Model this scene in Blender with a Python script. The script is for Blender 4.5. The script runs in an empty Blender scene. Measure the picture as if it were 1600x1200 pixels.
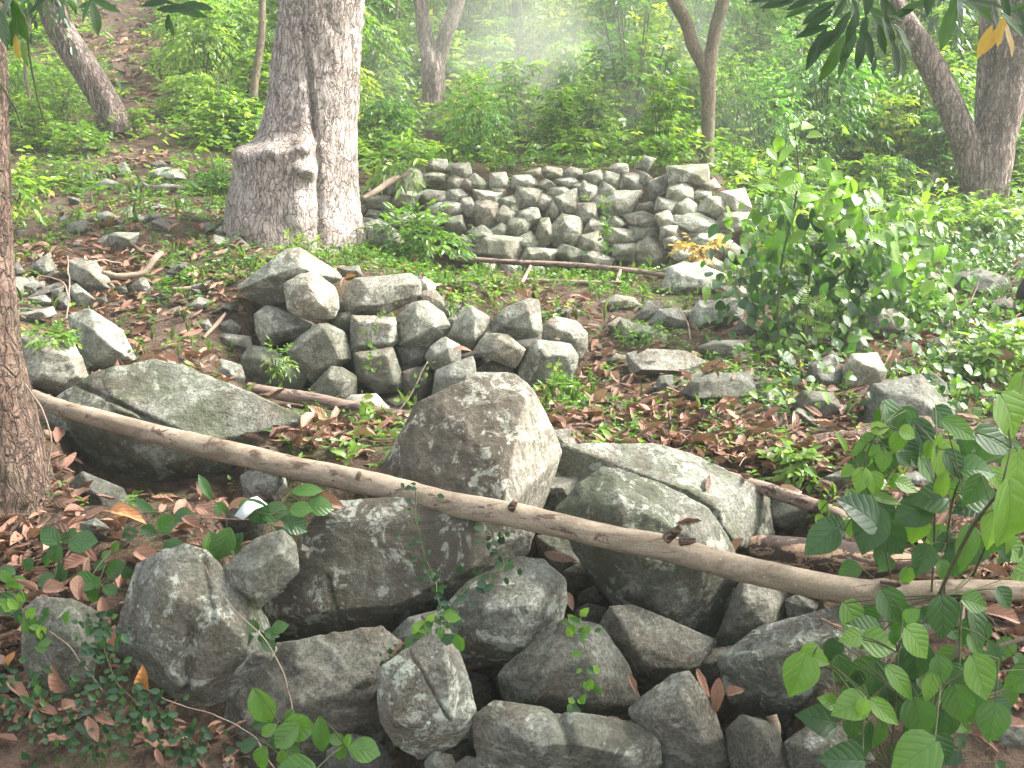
import bpy, math, random
import numpy as np
from mathutils import Vector
from mathutils.bvhtree import BVHTree

scene = bpy.context.scene
# ------------------------------------------------------------------ camera
F = 1570.0                      # focal length in photo pixels (1600 wide)
PITCH = math.radians(12.0)
CAMZ = 1.6
CP, SP = math.cos(PITCH), math.sin(PITCH)
cam_d = bpy.data.cameras.new('camera')
cam = bpy.data.objects.new('camera', cam_d)
scene.collection.objects.link(cam)
scene.camera = cam
cam_d.sensor_width = 36.0
cam_d.lens = F / 1600 * 36.0
cam_d.clip_start = 0.05
cam_d.clip_end = 500
cam.location = (0, 0, CAMZ)
cam.rotation_euler = (math.radians(90) - PITCH, 0, 0)
cam_d.dof.use_dof = False
# ------------------------------------------------------------------ world, sun, exposure
SUN_EL, SUN_AZ = math.radians(46), math.radians(84)     # azimuth clockwise from +Y (view direction)
w = bpy.data.worlds.new('World'); scene.world = w; w.use_nodes = True
nt = w.node_tree; bg = nt.nodes['Background']
sky = nt.nodes.new('ShaderNodeTexSky'); sky.sky_type = 'NISHITA'; sky.sun_disc = False
sky.sun_elevation = SUN_EL; sky.sun_rotation = SUN_AZ; sky.dust_density = 4.0; sky.ozone_density = 0.6
hs = nt.nodes.new('ShaderNodeHueSaturation'); hs.inputs['Saturation'].default_value = 0.35
nt.links.new(sky.outputs[0], hs.inputs['Color']); nt.links.new(hs.outputs[0], bg.inputs[0]); bg.inputs[1].default_value = 0.135
sun_d = bpy.data.lights.new('sun', 'SUN'); sun_d.energy = 3.0; sun_d.angle = math.radians(12)
sun_d.color = (1.0, 0.955, 0.88)
sun = bpy.data.objects.new('sun', sun_d); scene.collection.objects.link(sun)
sdir = Vector((math.sin(SUN_AZ) * math.cos(SUN_EL), math.cos(SUN_AZ) * math.cos(SUN_EL), math.sin(SUN_EL)))
sun.rotation_euler = sdir.to_track_quat('Z', 'Y').to_euler()
scene.view_settings.view_transform = 'Standard'
scene.view_settings.look = 'None'
scene.view_settings.exposure = 2.36
scene.view_settings.gamma = 1.0
scene.view_settings.use_curve_mapping = False
scene.render.engine = 'CYCLES'
cy = scene.cycles
cy.max_bounces = 8; cy.diffuse_bounces = 4; cy.glossy_bounces = 2; cy.transmission_bounces = 4
cy.volume_bounces = 0; cy.transparent_max_bounces = 4
cy.use_denoising = True; cy.use_adaptive_sampling = True; cy.adaptive_threshold = 0.02
cy.sample_clamp_indirect = 6.0
try: cy.volume_step_rate = 2.0; cy.volume_max_steps = 64
except Exception: pass

rng = np.random.default_rng(7)
random.seed(7)
col = scene.collection

# ------------------------------------------------------------------ helpers
def at(u, v, Y):
    """pixel of the photograph + distance -> point in the world"""
    dx, dv = (u - 800.0) / F, (600.0 - v) / F
    dy = CP + SP * dv; dz = -SP + CP * dv
    t = Y / dy
    return np.array([dx * t, Y, CAMZ + dz * t])

def px(Y): return Y / F         # metres per photo pixel at distance Y

def mesh_obj(name, verts, faces, mat, parent=None, smooth=True, attrs=None, uv=None):
    """verts (n,3), faces: array (m,3|4) or list of such arrays"""
    me = bpy.data.meshes.new(name)
    verts = np.asarray(verts, dtype=np.float32)
    fl = faces if isinstance(faces, list) else [faces]
    fl = [np.asarray(f, dtype=np.int32) for f in fl if len(f)]
    me.vertices.add(len(verts)); me.vertices.foreach_set('co', verts.ravel())
    loops = np.concatenate([f.ravel() for f in fl])
    tot = np.concatenate([np.full(len(f), f.shape[1], dtype=np.int32) for f in fl])
    start = np.concatenate([[0], np.cumsum(tot)[:-1]]).astype(np.int32)
    me.loops.add(len(loops)); me.loops.foreach_set('vertex_index', loops)
    me.polygons.add(len(tot)); me.polygons.foreach_set('loop_start', start)
    try: me.polygons.foreach_set('loop_total', tot)
    except Exception: pass
    if uv is not None:
        l = me.uv_layers.new(name='UVMap')
        l.data.foreach_set('uv', np.asarray(uv, dtype=np.float32)[loops].ravel())
    if attrs:
        for k, a in attrs.items():
            at_ = me.attributes.new(k, 'FLOAT', 'POINT'); at_.data.foreach_set('value', np.asarray(a, dtype=np.float32))
    me.update(calc_edges=True); me.validate()
    if smooth: me.polygons.foreach_set('use_smooth', np.ones(len(me.polygons), dtype=bool))
    me.materials.append(mat)
    o = bpy.data.objects.new(name, me); col.objects.link(o)
    if parent is not None: o.parent = parent
    return o

def empty(name, loc=(0, 0, 0)):
    o = bpy.data.objects.new(name, None); col.objects.link(o); o.location = loc
    o.empty_display_size = 0.1
    return o

def tag(o, label=None, cat=None, group=None, kind=None):
    if label: o['label'] = label
    if cat: o['category'] = cat
    if group: o['group'] = group
    if kind: o['kind'] = kind
    return o

ORD = ['first', 'second', 'third', 'fourth', 'fifth', 'sixth', 'seventh', 'eighth', 'ninth', 'tenth', 'eleventh',
       'twelfth', 'thirteenth', 'fourteenth', 'fifteenth', 'sixteenth', 'seventeenth', 'eighteenth', 'nineteenth', 'twentieth',
       'twenty-first', 'twenty-second', 'twenty-third', 'twenty-fourth']

def _hash(ix, iy, iz, s):
    h = (ix.astype(np.int64) * 374761393 + iy.astype(np.int64) * 668265263 + iz.astype(np.int64) * 2147483647 + s * 974634777) & 0xffffffff
    h = ((h ^ (h >> 13)) * 1274126177) & 0xffffffff
    h = ((h ^ (h >> 16)) * 2246822519) & 0xffffffff
    return ((h >> 8) & 0xffff) / 32767.5 - 1.0

def vnoise(p, s=0):
    p = np.asarray(p, dtype=np.float64); i = np.floor(p).astype(np.int64); f = p - i
    f = f * f * f * (f * (f * 6 - 15) + 10)
    x, y, z = i[:, 0], i[:, 1], i[:, 2]; fx, fy, fz = f[:, 0], f[:, 1], f[:, 2]
    def L(a, b, t): return a + (b - a) * t
    c = [[[_hash(x + a, y + b, z + d, s) for d in (0, 1)] for b in (0, 1)] for a in (0, 1)]
    return L(L(L(c[0][0][0], c[1][0][0], fx), L(c[0][1][0], c[1][1][0], fx), fy),
             L(L(c[0][0][1], c[1][0][1], fx), L(c[0][1][1], c[1][1][1], fx), fy), fz)

def fbm(p, oct=4, s=0, ridged=False):
    a, r, t = 1.0, 0.0, 0.0
    for o in range(oct):
        n = vnoise(p * (2.03 ** o) + 17.3 * o, s + o)
        if ridged: n = 1 - 2 * np.abs(n)
        r = r + n * a; t += a; a *= 0.5
    return r / t

# ------------------------------------------------------------------ terrain: distance profiles seen along several bearings
ST = {
 -500: [(1200,2.4),(850,3.3),(620,4.4),(520,5.2),(430,6.0),(350,7.4),(280,9.2),(200,10.7),(100,13.3),(0,16.5)],
    0: [(1200,2.4),(1090,2.6),(850,3.15),(700,3.9),(620,4.3),(520,5.1),(440,5.9),(350,7.2),(280,9.0),(200,10.7),(100,13.3),(0,16.5)],
  130: [(1200,2.4),(1090,2.62),(850,3.05),(800,3.3),(720,3.9),(600,4.7),(530,5.2),(440,6.0),(350,7.2),(280,9.0),(200,10.7),(100,13.3),(0,16.5)],
  280: [(1200,2.4),(1130,2.65),(860,3.0),(800,3.2),(730,3.8),(600,4.6),(480,5.6),(390,6.5),(340,7.3),(280,9.0),(200,10.7),(100,13.3),(0,16.5)],
  430: [(1200,2.4),(1000,2.85),(820,3.1),(760,3.4),(660,4.3),(625,4.9),(600,5.15),(440,5.75),(390,6.6),(365,7.1),(300,8.6),(250,10),(190,10.9),(100,13.3),(0,16.5)],
  560: [(1200,2.42),(1000,2.85),(820,3.1),(720,3.7),(668,4.3),(635,4.95),(612,5.2),(455,5.65),(410,6.5),(375,7.3),(330,8.0),(265,8.7),(230,10),(190,10.9),(100,13.3),(0,16.5)],
  720: [(1200,2.42),(1000,2.85),(820,3.2),(720,3.8),(660,4.4),(635,4.95),(620,5.2),(465,5.65),(440,6.3),(425,7.5),(415,7.9),(268,8.35),(240,9.6),(190,10.9),(100,13.3),(0,16.5)],
  900: [(1200,2.42),(1000,2.85),(850,3.2),(720,3.75),(665,4.3),(620,4.9),(580,5.35),(500,5.9),(455,6.6),(430,7.6),(412,7.9),(266,8.35),(240,9.6),(190,10.9),(100,13.3),(0,16.5)],
 1080: [(1200,2.4),(1000,2.85),(860,3.15),(760,3.55),(690,4.05),(630,4.7),(560,5.4),(470,6.5),(430,7.4),(415,7.7),(268,8.2),(240,9.6),(190,10.9),(100,13.3),(0,16.5)],
 1190: [(1200,2.4),(1000,2.75),(890,3.1),(760,3.65),(690,4.1),(630,4.7),(560,5.4),(470,6.5),(420,7.6),(350,8.4),(290,9.6),(240,10.6),(190,12),(100,13.8),(0,16.5)],
 1350: [(1200,2.35),(1000,2.7),(900,3.0),(760,3.65),(690,4.1),(630,4.6),(560,5.3),(470,6.4),(420,7.2),(350,8.8),(300,10.2),(240,11.2),(190,12.2),(100,14),(0,16.5)],
 1600: [(1200,2.35),(1000,2.7),(900,3.0),(760,3.65),(690,4.1),(620,4.8),(560,5.4),(470,6.4),(400,7.6),(340,9.2),(300,10.4),(240,11.2),(190,12.2),(100,14),(0,16.5)],
 2100: [(1200,2.35),(1000,2.7),(900,3.1),(760,3.8),(690,4.3),(620,5.0),(560,5.6),(470,6.6),(400,7.8),(340,9.4),(240,11.3),(100,14),(0,16.5)],
}
YG = np.concatenate([np.linspace(1.8, 10, 330), np.linspace(10.05, 24, 120), np.linspace(24.5, 50, 60)])
SK, ZT = [], []
for u_ in sorted(ST):
    P = [at(u_, v_, Y_) for v_, Y_ in ST[u_]]
    ys = [1.9] + [p[1] for p in P] + [22, 30, 50]
    zt = P[-1][2]
    zs = [0.0] + [p[2] for p in P] + [zt + 2.4, zt + 5.5, zt + 9]
    SK.append((u_ - 800) / F); ZT.append(np.interp(YG, ys, zs))
SK = np.array(SK); ZT = np.array(ZT)

def ground(x, y):
    x = np.atleast_1d(np.asarray(x, float)); y = np.atleast_1d(np.asarray(y, float))
    s = x / np.maximum(y, 1.9)
    s = np.clip(s, SK[0], SK[-1] - 1e-6)
    k = np.clip(np.searchsorted(SK, s, side='right') - 1, 0, len(SK) - 2)
    t = (s - SK[k]) / (SK[k + 1] - SK[k]); t = t * t * (3 - 2 * t)
    fi = np.interp(y, YG, np.arange(len(YG)))
    i = np.clip(fi.astype(int), 0, len(YG) - 2); g = fi - i
    za = ZT[k, i] * (1 - g) + ZT[k, i + 1] * g
    zb = ZT[k + 1, i] * (1 - g) + ZT[k + 1, i + 1] * g
    z = za * (1 - t) + zb * t
    p = np.stack([x, y, np.zeros_like(x)], 1)
    amp = np.clip((y - 1.9) / 3.0, 0.25, 1.0)
    # the hollow the heap of boulders fills
    u = s * F + 800
    def sm(a, lo, hi):
        q = np.clip((a - lo) / (hi - lo), 0, 1); return q * q * (3 - 2 * q)
    z = z - 0.46 * sm(y, 2.0, 2.45) * (1 - sm(y, 3.55, 3.95)) * sm(u, 290, 420) * (1 - sm(u, 1230, 1330))
    z = z - 0.22 * sm(y, 3.35, 3.6) * (1 - sm(y, 4.1, 4.4)) * sm(u, 60, 110) * (1 - sm(u, 330, 400))
    z = z - 0.38 * sm(y, 5.0, 5.25) * (1 - sm(y, 5.45, 5.85)) * sm(u, 385, 430) * (1 - sm(u, 860, 905))
    z = z - 0.5 * sm(y, 7.6, 7.8) * (1 - sm(y, 8.15, 8.45)) * sm(u, 535, 575) * (1 - sm(u, 1120, 1170))
    return z + amp * (0.035 * fbm(p * 1.7, 3, 5) + 0.012 * fbm(p * 9.0, 3, 9))

def hit(u, v, lo=1.9, hi=60):
    Y = np.concatenate([np.linspace(lo, 12, 500), np.linspace(12.05, hi, 400)])
    dx, dv = (u - 800.0) / F, (600.0 - v) / F
    dy = CP + SP * dv; dz = -SP + CP * dv; t = Y / dy
    X = dx * t; Z = CAMZ + dz * t
    below = np.nonzero(Z <= ground(X, Y))[0]
    k = below[0] if len(below) else len(Y) - 1
    return np.array([X[k], Y[k], float(ground(X[k], Y[k])[0])])
# ------------------------------------------------------------------ materials
def new_mat(name):
    m = bpy.data.materials.new(name); m.use_nodes = True
    n = m.node_tree.nodes; n.clear()
    out = n.new('ShaderNodeOutputMaterial')
    return m, m.node_tree, out

class NB:
    """small node builder"""
    def __init__(s, t): s.t = t; s.n = t.nodes; s.l = t.links
    def node(s, k, **kw):
        a = s.n.new(k)
        for q, v in kw.items(): setattr(a, q, v)
        return a
    def put(s, sock, v):
        if isinstance(v, bpy.types.NodeSocket): s.l.new(v, sock)
        else: sock.default_value = v
    def noise(s, vec, scale, detail=4, rough=0.55, dist=0.0):
        a = s.node('ShaderNodeTexNoise'); s.put(a.inputs['Vector'], vec); a.inputs['Scale'].default_value = scale
        a.inputs['Detail'].default_value = detail; a.inputs['Roughness'].default_value = rough; a.inputs['Distortion'].default_value = dist
        return a.outputs['Fac']
    def voro(s, vec, scale, feature='F1', out='Distance', rnd=1.0):
        a = s.node('ShaderNodeTexVoronoi'); a.feature = feature; s.put(a.inputs['Vector'], vec); a.inputs['Scale'].default_value = scale
        a.inputs['Randomness'].default_value = rnd
        return a.outputs[out]
    def math(s, op, a, b=0.0, c=None, clamp=False):
        m = s.node('ShaderNodeMath', operation=op); m.use_clamp = clamp
        s.put(m.inputs[0], a); s.put(m.inputs[1], b)
        if c is not None: s.put(m.inputs[2], c)
        return m.outputs[0]
    def step(s, v, lo, hi, a=0.0, b=1.0):
        m = s.node('ShaderNodeMapRange'); m.interpolation_type = 'SMOOTHSTEP'
        s.put(m.inputs[0], v); m.inputs[1].default_value = lo; m.inputs[2].default_value = hi
        m.inputs[3].default_value = a; m.inputs[4].default_value = b
        return m.outputs[0]
    def mix(s, f, a, b, blend='MIX'):
        m = s.node('ShaderNodeMix', data_type='RGBA', blend_type=blend); s.put(m.inputs[0], f)
        s.put(m.inputs[6], a if isinstance(a, bpy.types.NodeSocket) else (*a[:3], 1)); s.put(m.inputs[7], b if isinstance(b, bpy.types.NodeSocket) else (*b[:3], 1))
        return m.outputs[2]
    def ramp(s, f, stops):
        r = s.node('ShaderNodeValToRGB'); s.put(r.inputs[0], f); e = r.color_ramp.elements
        while len(e) < len(stops): e.new(0.5)
        for q, (p_, c) in zip(e, stops): q.position = p_; q.color = (*c, 1)
        return r.outputs[0]
    def vmul(s, v, k):
        m = s.node('ShaderNodeVectorMath', operation='MULTIPLY'); s.put(m.inputs[0], v); m.inputs[1].default_value = k
        return m.outputs[0]
    def vadd(s, v, k):
        m = s.node('ShaderNodeVectorMath', operation='ADD'); s.put(m.inputs[0], v); s.put(m.inputs[1], k)
        return m.outputs[0]
    def bump(s, h, strength, dist, normal=None):
        b = s.node('ShaderNodeBump'); s.put(b.inputs['Height'], h); b.inputs['Strength'].default_value = strength
        b.inputs['Distance'].default_value = dist
        if normal is not None: s.put(b.inputs['Normal'], normal)
        return b.outputs[0]
    def pbsdf(s, color, rough, normal=None, spec=0.5, sheen=0.0):
        p_ = s.node('ShaderNodeBsdfPrincipled'); s.put(p_.inputs['Base Color'], color); s.put(p_.inputs['Roughness'], rough)
        p_.inputs['Specular IOR Level'].default_value = spec
        if normal is not None: s.put(p_.inputs['Normal'], normal)
        return p_.outputs[0]

def objcoord(b, rnd=True):
    tc = b.node('ShaderNodeTexCoord'); oi = b.node('ShaderNodeObjectInfo')
    if not rnd: return tc.outputs['Object'], oi
    k = b.node('ShaderNodeVectorMath', operation='SCALE'); k.inputs[0].default_value = (37.0, 91.0, 53.0); b.l.new(oi.outputs['Random'], k.inputs['Scale'])
    return b.vadd(tc.outputs['Object'], k.outputs[0]), oi

def make_rock(name='rock_surface', scale=1.0, two_tone=False):
    """object colour: red = tone, green = moss and algae, blue = lichen"""
    m, t, out = new_mat(name); b = NB(t)
    v, oi = objcoord(b)
    sep = b.node('ShaderNodeSeparateColor'); b.l.new(oi.outputs['Color'], sep.inputs[0])
    tone, moss, lich = sep.outputs[0], sep.outputs[1], sep.outputs[2]
    n1 = b.noise(v, 3.2 * scale, 5, 0.6, 0.4); n2 = b.noise(v, 14 * scale, 6, 0.65, 0.3); n3 = b.noise(v, 95 * scale, 4, 0.7)
    vs = b.vmul(b.vadd(v, b.vmul(b.node('ShaderNodeTexCoord').outputs['Object'], (0.3, 0.2, 0.4))), (3.0, 4.0, 17.0)); band = b.noise(vs, 1.6 * scale, 5, 0.6, 0.8)
    base = b.ramp(n2, [(0.28, (0.112, 0.110, 0.092)), (0.46, (0.185, 0.184, 0.16)), (0.58, (0.242, 0.242, 0.212)), (0.74, (0.36, 0.36, 0.32))])
    base = b.mix(b.step(band, 0.4, 0.7, 0.0, 0.28), base, (0.16, 0.15, 0.13))
    base = b.mix(b.step(n1, 0.43, 0.66, 0.0, 0.7), base, (0.145, 0.115, 0.088))
    # fine grain
    base = b.mix(0.75, base, b.ramp(n3, [(0.32, (0.16, 0.16, 0.16)), (0.5, (0.5, 0.5, 0.5)), (0.7, (0.95, 0.95, 0.95))]), 'OVERLAY')
    # algae
    mz = b.noise(v, 5.5 * scale, 5, 0.65, 0.5)
    base = b.mix(b.math('MULTIPLY', b.step(mz, 0.36, 0.58), moss), base, (0.088, 0.102, 0.056))
    # dark stains
    ds = b.noise(b.vadd(v, (7.7, 3.1, 1.2)), 7.0 * scale, 6, 0.7, 0.6)
    base = b.mix(b.step(ds, 0.50, 0.64, 0.0, 0.6), base, (0.062, 0.052, 0.042))
    if two_tone:       # patchy dark colour except on right-turned faces, which get pale streaks
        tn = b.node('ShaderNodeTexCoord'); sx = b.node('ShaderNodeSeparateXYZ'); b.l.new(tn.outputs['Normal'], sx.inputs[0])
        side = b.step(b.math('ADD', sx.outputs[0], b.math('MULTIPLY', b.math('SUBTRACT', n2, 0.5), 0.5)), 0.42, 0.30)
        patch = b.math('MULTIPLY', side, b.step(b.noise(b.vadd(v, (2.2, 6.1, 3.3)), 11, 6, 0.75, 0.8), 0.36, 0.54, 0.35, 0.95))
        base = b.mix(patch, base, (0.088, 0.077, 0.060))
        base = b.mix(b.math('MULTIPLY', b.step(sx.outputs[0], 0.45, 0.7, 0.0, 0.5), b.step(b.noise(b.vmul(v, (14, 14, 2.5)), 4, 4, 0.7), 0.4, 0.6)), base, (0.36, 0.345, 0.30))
    # lichen patches of pale grey green
    l1 = b.noise(b.vadd(v, (1.7, 9.1, 4.2)), 9.0 * scale, 7, 0.72, 0.7)
    l2 = b.noise(b.vadd(v, (5.7, 2.1, 8.2)), 36.0 * scale, 5, 0.7, 0.4)
    lm = b.math('MULTIPLY', b.math('MULTIPLY', b.step(l1, 0.53, 0.575), b.step(l2, 0.42, 0.52)), lich)
    base = b.mix(lm, base, (0.39, 0.405, 0.345))
    sp = b.voro(v, 24 * scale, 'F1'); sp2 = b.noise(v, 60 * scale, 3, 0.6)
    spm = b.math('MULTIPLY', b.step(b.math('ADD', sp, b.math('MULTIPLY', sp2, 0.22)), 0.29, 0.24), b.math('MULTIPLY', lich, 0.75))
    base = b.mix(b.math('MULTIPLY', spm, b.step(l1, 0.47, 0.56)), base, (0.55, 0.56, 0.50))
    hue = b.ramp(oi.outputs['Random'], [(0.0, (1.0, 0.88, 0.76)), (0.35, (0.96, 0.96, 0.90)), (0.7, (0.90, 0.98, 0.92)), (1.0, (1.0, 0.94, 0.84))])
    base = b.mix(0.4, base, hue, 'MULTIPLY')
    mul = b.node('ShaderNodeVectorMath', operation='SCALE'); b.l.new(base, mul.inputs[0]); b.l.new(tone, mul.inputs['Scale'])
    h = b.math('ADD', b.math('MULTIPLY', n2, 0.55), b.math('ADD', b.math('MULTIPLY', n3, 0.22), b.math('MULTIPLY', band, 0.22)))
    crk = b.step(b.voro(b.vadd(v, b.vmul(b.node('ShaderNodeTexNoise').outputs['Color'], (0, 0, 0))), 3.1 * scale, 'DISTANCE_TO_EDGE'), 0.0, 0.035)
    nr = b.bump(h, 0.9, 0.03)
    nr = b.bump(b.noise(v, 240 * scale, 3, 0.7), 0.6, 0.004, nr)
    b.l.new(b.pbsdf(mul.outputs[0], 0.86, nr, 0.25), out.inputs[0])
    return m

def make_bark(name, ca, cb, cc, scale, stretch, crack, bump_d=0.02, moss=(0.10, 0.12, 0.07), mossf=0.25, gap=(0.075, 0.055, 0.045)):
    m, t, out = new_mat(name); b = NB(t)
    v, oi = objcoord(b)
    nz = b.node('ShaderNodeTexNoise'); b.l.new(v, nz.inputs['Vector']); nz.inputs['Scale'].default_value = 6.0
    d = b.node('ShaderNodeVectorMath', operation='SCALE'); b.l.new(nz.outputs['Color'], d.inputs[0]); d.inputs['Scale'].default_value = 0.11
    nz.inputs['Detail'].default_value = 5
    vd = b.vadd(v, d.outputs[0])
    vs = b.vmul(vd, (1, 1, stretch))
    e1 = b.voro(vs, scale, 'DISTANCE_TO_EDGE'); e2 = b.voro(vs, scale * 2.3, 'DISTANCE_TO_EDGE')
    n1 = b.noise(v, 4, 5, 0.6, 0.5); n2 = b.noise(vs, scale * 1.5, 6, 0.7); n3 = b.noise(v, 60, 4, 0.7)
    c = b.mix(b.step(n2, 0.35, 0.65), ca, cb)
    c = b.mix(b.step(n1, 0.48, 0.62, 0.0, 0.8), c, cc)
    c = b.mix(b.math('MULTIPLY', b.step(b.noise(b.vadd(v, (3.3, 1.1, 0.4)), 5, 5, 0.7), 0.5, 0.62), mossf), c, moss)
    wav = b.math('ABSOLUTE', b.math('SUBTRACT', b.noise(b.vmul(vd, (1, 1, stretch * .45)), scale * .8, 5, 0.62), 0.5))
    cr = b.math('MULTIPLY', b.step(e1, 0.0, 0.07 * crack, 0.25, 1.0), b.step(wav, 0.0, 0.022 * crack, 0.0, 1.0))
    cr = b.math('MULTIPLY', cr, b.step(e2, 0.0, 0.06 * crack, 0.6, 1.0))
    cr = b.math('MAXIMUM', cr, b.step(n1, 0.50, 0.72, 0.0, 0.35))
    c = b.mix(cr, gap, c)
    c = b.mix(0.35, c, b.ramp(n3, [(0.3, (0.15, 0.15, 0.15)), (0.5, (0.5, 0.5, 0.5)), (0.72, (0.95, 0.95, 0.95))]), 'OVERLAY')
    h = b.math('ADD', cr, b.math('ADD', b.math('MULTIPLY', n2, 0.6), b.math('MULTIPLY', n3, 0.2)))
    b.l.new(b.pbsdf(c, 0.9, b.bump(h, 0.9, bump_d), 0.2), out.inputs[0])
    return m

def make_log(name, ca, cb, dark, amt=0.62):
    m, t, out = new_mat(name); b = NB(t)
    v, oi = objcoord(b)
    vs = b.vmul(v, (0.35, 0.8, 1.6))
    n1 = b.noise(vs, 7, 7, 0.72, 1.2); n2 = b.noise(v, 34, 5, 0.7); n3 = b.noise(v, 150, 3, 0.7)
    c = b.mix(b.step(n1, 0.3, 0.7), ca, cb)
    c = b.mix(b.step(b.noise(b.vadd(vs, (4, 4, 1)), 12, 6, 0.75, 1.5), amt, amt + 0.035), c, dark)
    c = b.mix(b.step(n2, 0.63, 0.7, 0, 0.5), c, (0.45, 0.40, 0.33))
    c = b.mix(0.3, c, b.ramp(n3, [(0.3, (0.15, 0.15, 0.15)), (0.5, (0.5, 0.5, 0.5)), (0.72, (0.95, 0.95, 0.95))]), 'OVERLAY')
    h = b.math('ADD', b.math('MULTIPLY', n1, 0.8), b.math('ADD', b.math('MULTIPLY', n2, 0.4), b.math('MULTIPLY', n3, 0.15)))
    b.l.new(b.pbsdf(c, 0.82, b.bump(h, 0.6, 0.008), 0.3), out.inputs[0])
    return m

def make_leaf(name, stops, rough=0.38, trans=0.38, veins=0.0, tcol=1.6, spec=0.5, yell=(0.25, 0.30, 0.03)):
    m, t, out = new_mat(name); b = NB(t)
    a = b.node('ShaderNodeAttribute'); a.attribute_name = 'rnd'
    oi = b.node('ShaderNodeObjectInfo')
    c = b.ramp(a.outputs['Fac'], stops)
    c = b.mix(1.0, c, oi.outputs['Color'], 'MULTIPLY')
    tc = b.node('ShaderNodeTexCoord')
    n = b.noise(tc.outputs['Object'], 30, 3, 0.6)
    c = b.mix(b.step(n, 0.35, 0.75, 0.0, 0.35), c, b.mix(1.0, c, (0.55, 0.62, 0.5), 'MULTIPLY'))
    c = b.mix(b.step(b.noise(tc.outputs['Object'], 55, 3, 0.6), 0.70, 0.74, 0.0, 0.8), c, (0.12, 0.085, 0.03))
    nr = None
    if veins > 0:
        sx = b.node('ShaderNodeSeparateXYZ'); b.l.new(tc.outputs['UV'], sx.inputs[0])
        ax = b.math('ABSOLUTE', b.math('SUBTRACT', sx.outputs[0], 0.5))
        f = b.math('ADD', b.math('SUBTRACT', sx.outputs[1], b.math('MULTIPLY', b.math('POWER', ax, 1.25), 1.15)), b.math('MULTIPLY', b.noise(tc.outputs['Object'], 22, 2, 0.5), 0.14))
        wv = b.math('ABSOLUTE', b.math('SINE', b.math('MULTIPLY', f, 15.0)))
        vein = b.math('MULTIPLY', b.step(wv, 0.0, 0.22, 0.65, 1.0), b.step(ax, 0.0, 0.02))
        c = b.mix(vein, b.mix(1.0, c, (0.72, 0.78, 0.7), 'MULTIPLY'), c)
        nr = b.bump(b.math('MULTIPLY', b.step(wv, 0.0, 0.9), b.step(ax, 0.0, 0.06)), veins, 0.006)
    p_ = b.pbsdf(c, rough, nr, spec)
    tr = b.node('ShaderNodeBsdfTranslucent'); b.put(tr.inputs[0], b.mix(1.0, c, (tcol, tcol * 1.12, tcol * 0.45), 'MULTIPLY'))
    if nr is not None: b.l.new(nr, tr.inputs['Normal'])
    mx = b.node('ShaderNodeMixShader'); mx.inputs[0].default_value = trans
    b.l.new(p_, mx.inputs[1]); b.l.new(tr.outputs[0], mx.inputs[2]); b.l.new(mx.outputs[0], out.inputs[0])
    return m

def make_ground():
    m, t, out = new_mat('forest_soil'); b = NB(t)
    tc = b.node('ShaderNodeTexCoord'); v = tc.outputs['Object']
    n1 = b.noise(v, 1.6, 6, 0.65, 0.5); n2 = b.noise(v, 14, 6, 0.7); n3 = b.noise(v, 70, 4, 0.75)
    c = b.ramp(n2, [(0.3, (0.030, 0.021, 0.014)), (0.5, (0.088, 0.060, 0.043)), (0.72, (0.185, 0.13, 0.10))])
    c = b.mix(b.step(n1, 0.5, 0.66, 0, 0.7), c, (0.06, 0.085, 0.028))
    vo = b.voro(v, 26, 'F1', 'Color')
    c = b.mix(b.step(n3, 0.5, 0.62, 0, 0.5), c, (0.19, 0.115, 0.082))
    h = b.math('ADD', n2, b.math('MULTIPLY', n3, 0.6))
    b.l.new(b.pbsdf(c, 0.95, b.bump(h, 1.0, 0.04), 0.15), out.inputs[0])
    return m

M = {}
M['rock'] = make_rock()
M['rock_crust'] = make_rock('two_tone_rock', 1.0, True)
M['soil'] = make_ground()
M['bark_big'] = make_bark('cracked_plate_bark', (0.30, 0.25, 0.22), (0.38, 0.325, 0.29), (0.43, 0.385, 0.36), 24, 0.24, 0.85, 0.014, gap=(0.11, 0.085, 0.072))
M['bark_burl'] = make_bark('knobbly_burl_bark', (0.24, 0.175, 0.135), (0.33, 0.26, 0.215), (0.38, 0.31, 0.27), 30, 0.8, 0.6, 0.01)
M['bark_edge'] = make_bark('rough_brown_bark', (0.10, 0.065, 0.048), (0.17, 0.115, 0.088), (0.24, 0.165, 0.13), 26, 0.30, 1.1, 0.02)
M['bark_fur'] = make_bark('furrowed_bark', (0.27, 0.20, 0.17), (0.42, 0.32, 0.28), (0.48, 0.39, 0.35), 27, 0.13, 2.2, 0.02)
M['bark_smooth'] = make_bark('thin_bark', (0.17, 0.13, 0.09), (0.26, 0.21, 0.15), (0.20, 0.20, 0.13), 50, 0.2, 0.5, 0.01)
M['log'] = make_log('weathered_log', (0.13, 0.10, 0.07), (0.31, 0.25, 0.185), (0.085, 0.055, 0.038), 0.575)
M['log_dark'] = make_log('dark_pole', (0.13, 0.09, 0.07), (0.24, 0.175, 0.135), (0.05, 0.035, 0.028), 0.52)
M['log_rot'] = make_log('rotten_wood', (0.10, 0.06, 0.04), (0.30, 0.20, 0.13), (0.035, 0.022, 0.016), 0.48)
M['twig'] = make_log('dry_twig', (0.15, 0.11, 0.08), (0.27, 0.21, 0.16), (0.12, 0.08, 0.06), 0.6)
M['stem'] = make_log('green_stem', (0.05, 0.06, 0.025), (0.09, 0.10, 0.04), (0.05, 0.04, 0.025), 0.6)
G = lambda r, g, b_: (r, g, b_)
M['leaf'] = make_leaf('fresh_leaf', [(0.0, (0.040, 0.095, 0.020)), (0.45, (0.075, 0.155, 0.026)), (0.8, (0.125, 0.215, 0.036)), (1.0, (0.20, 0.27, 0.05))], 0.36, 0.42, 0.0, 1.9)
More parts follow.
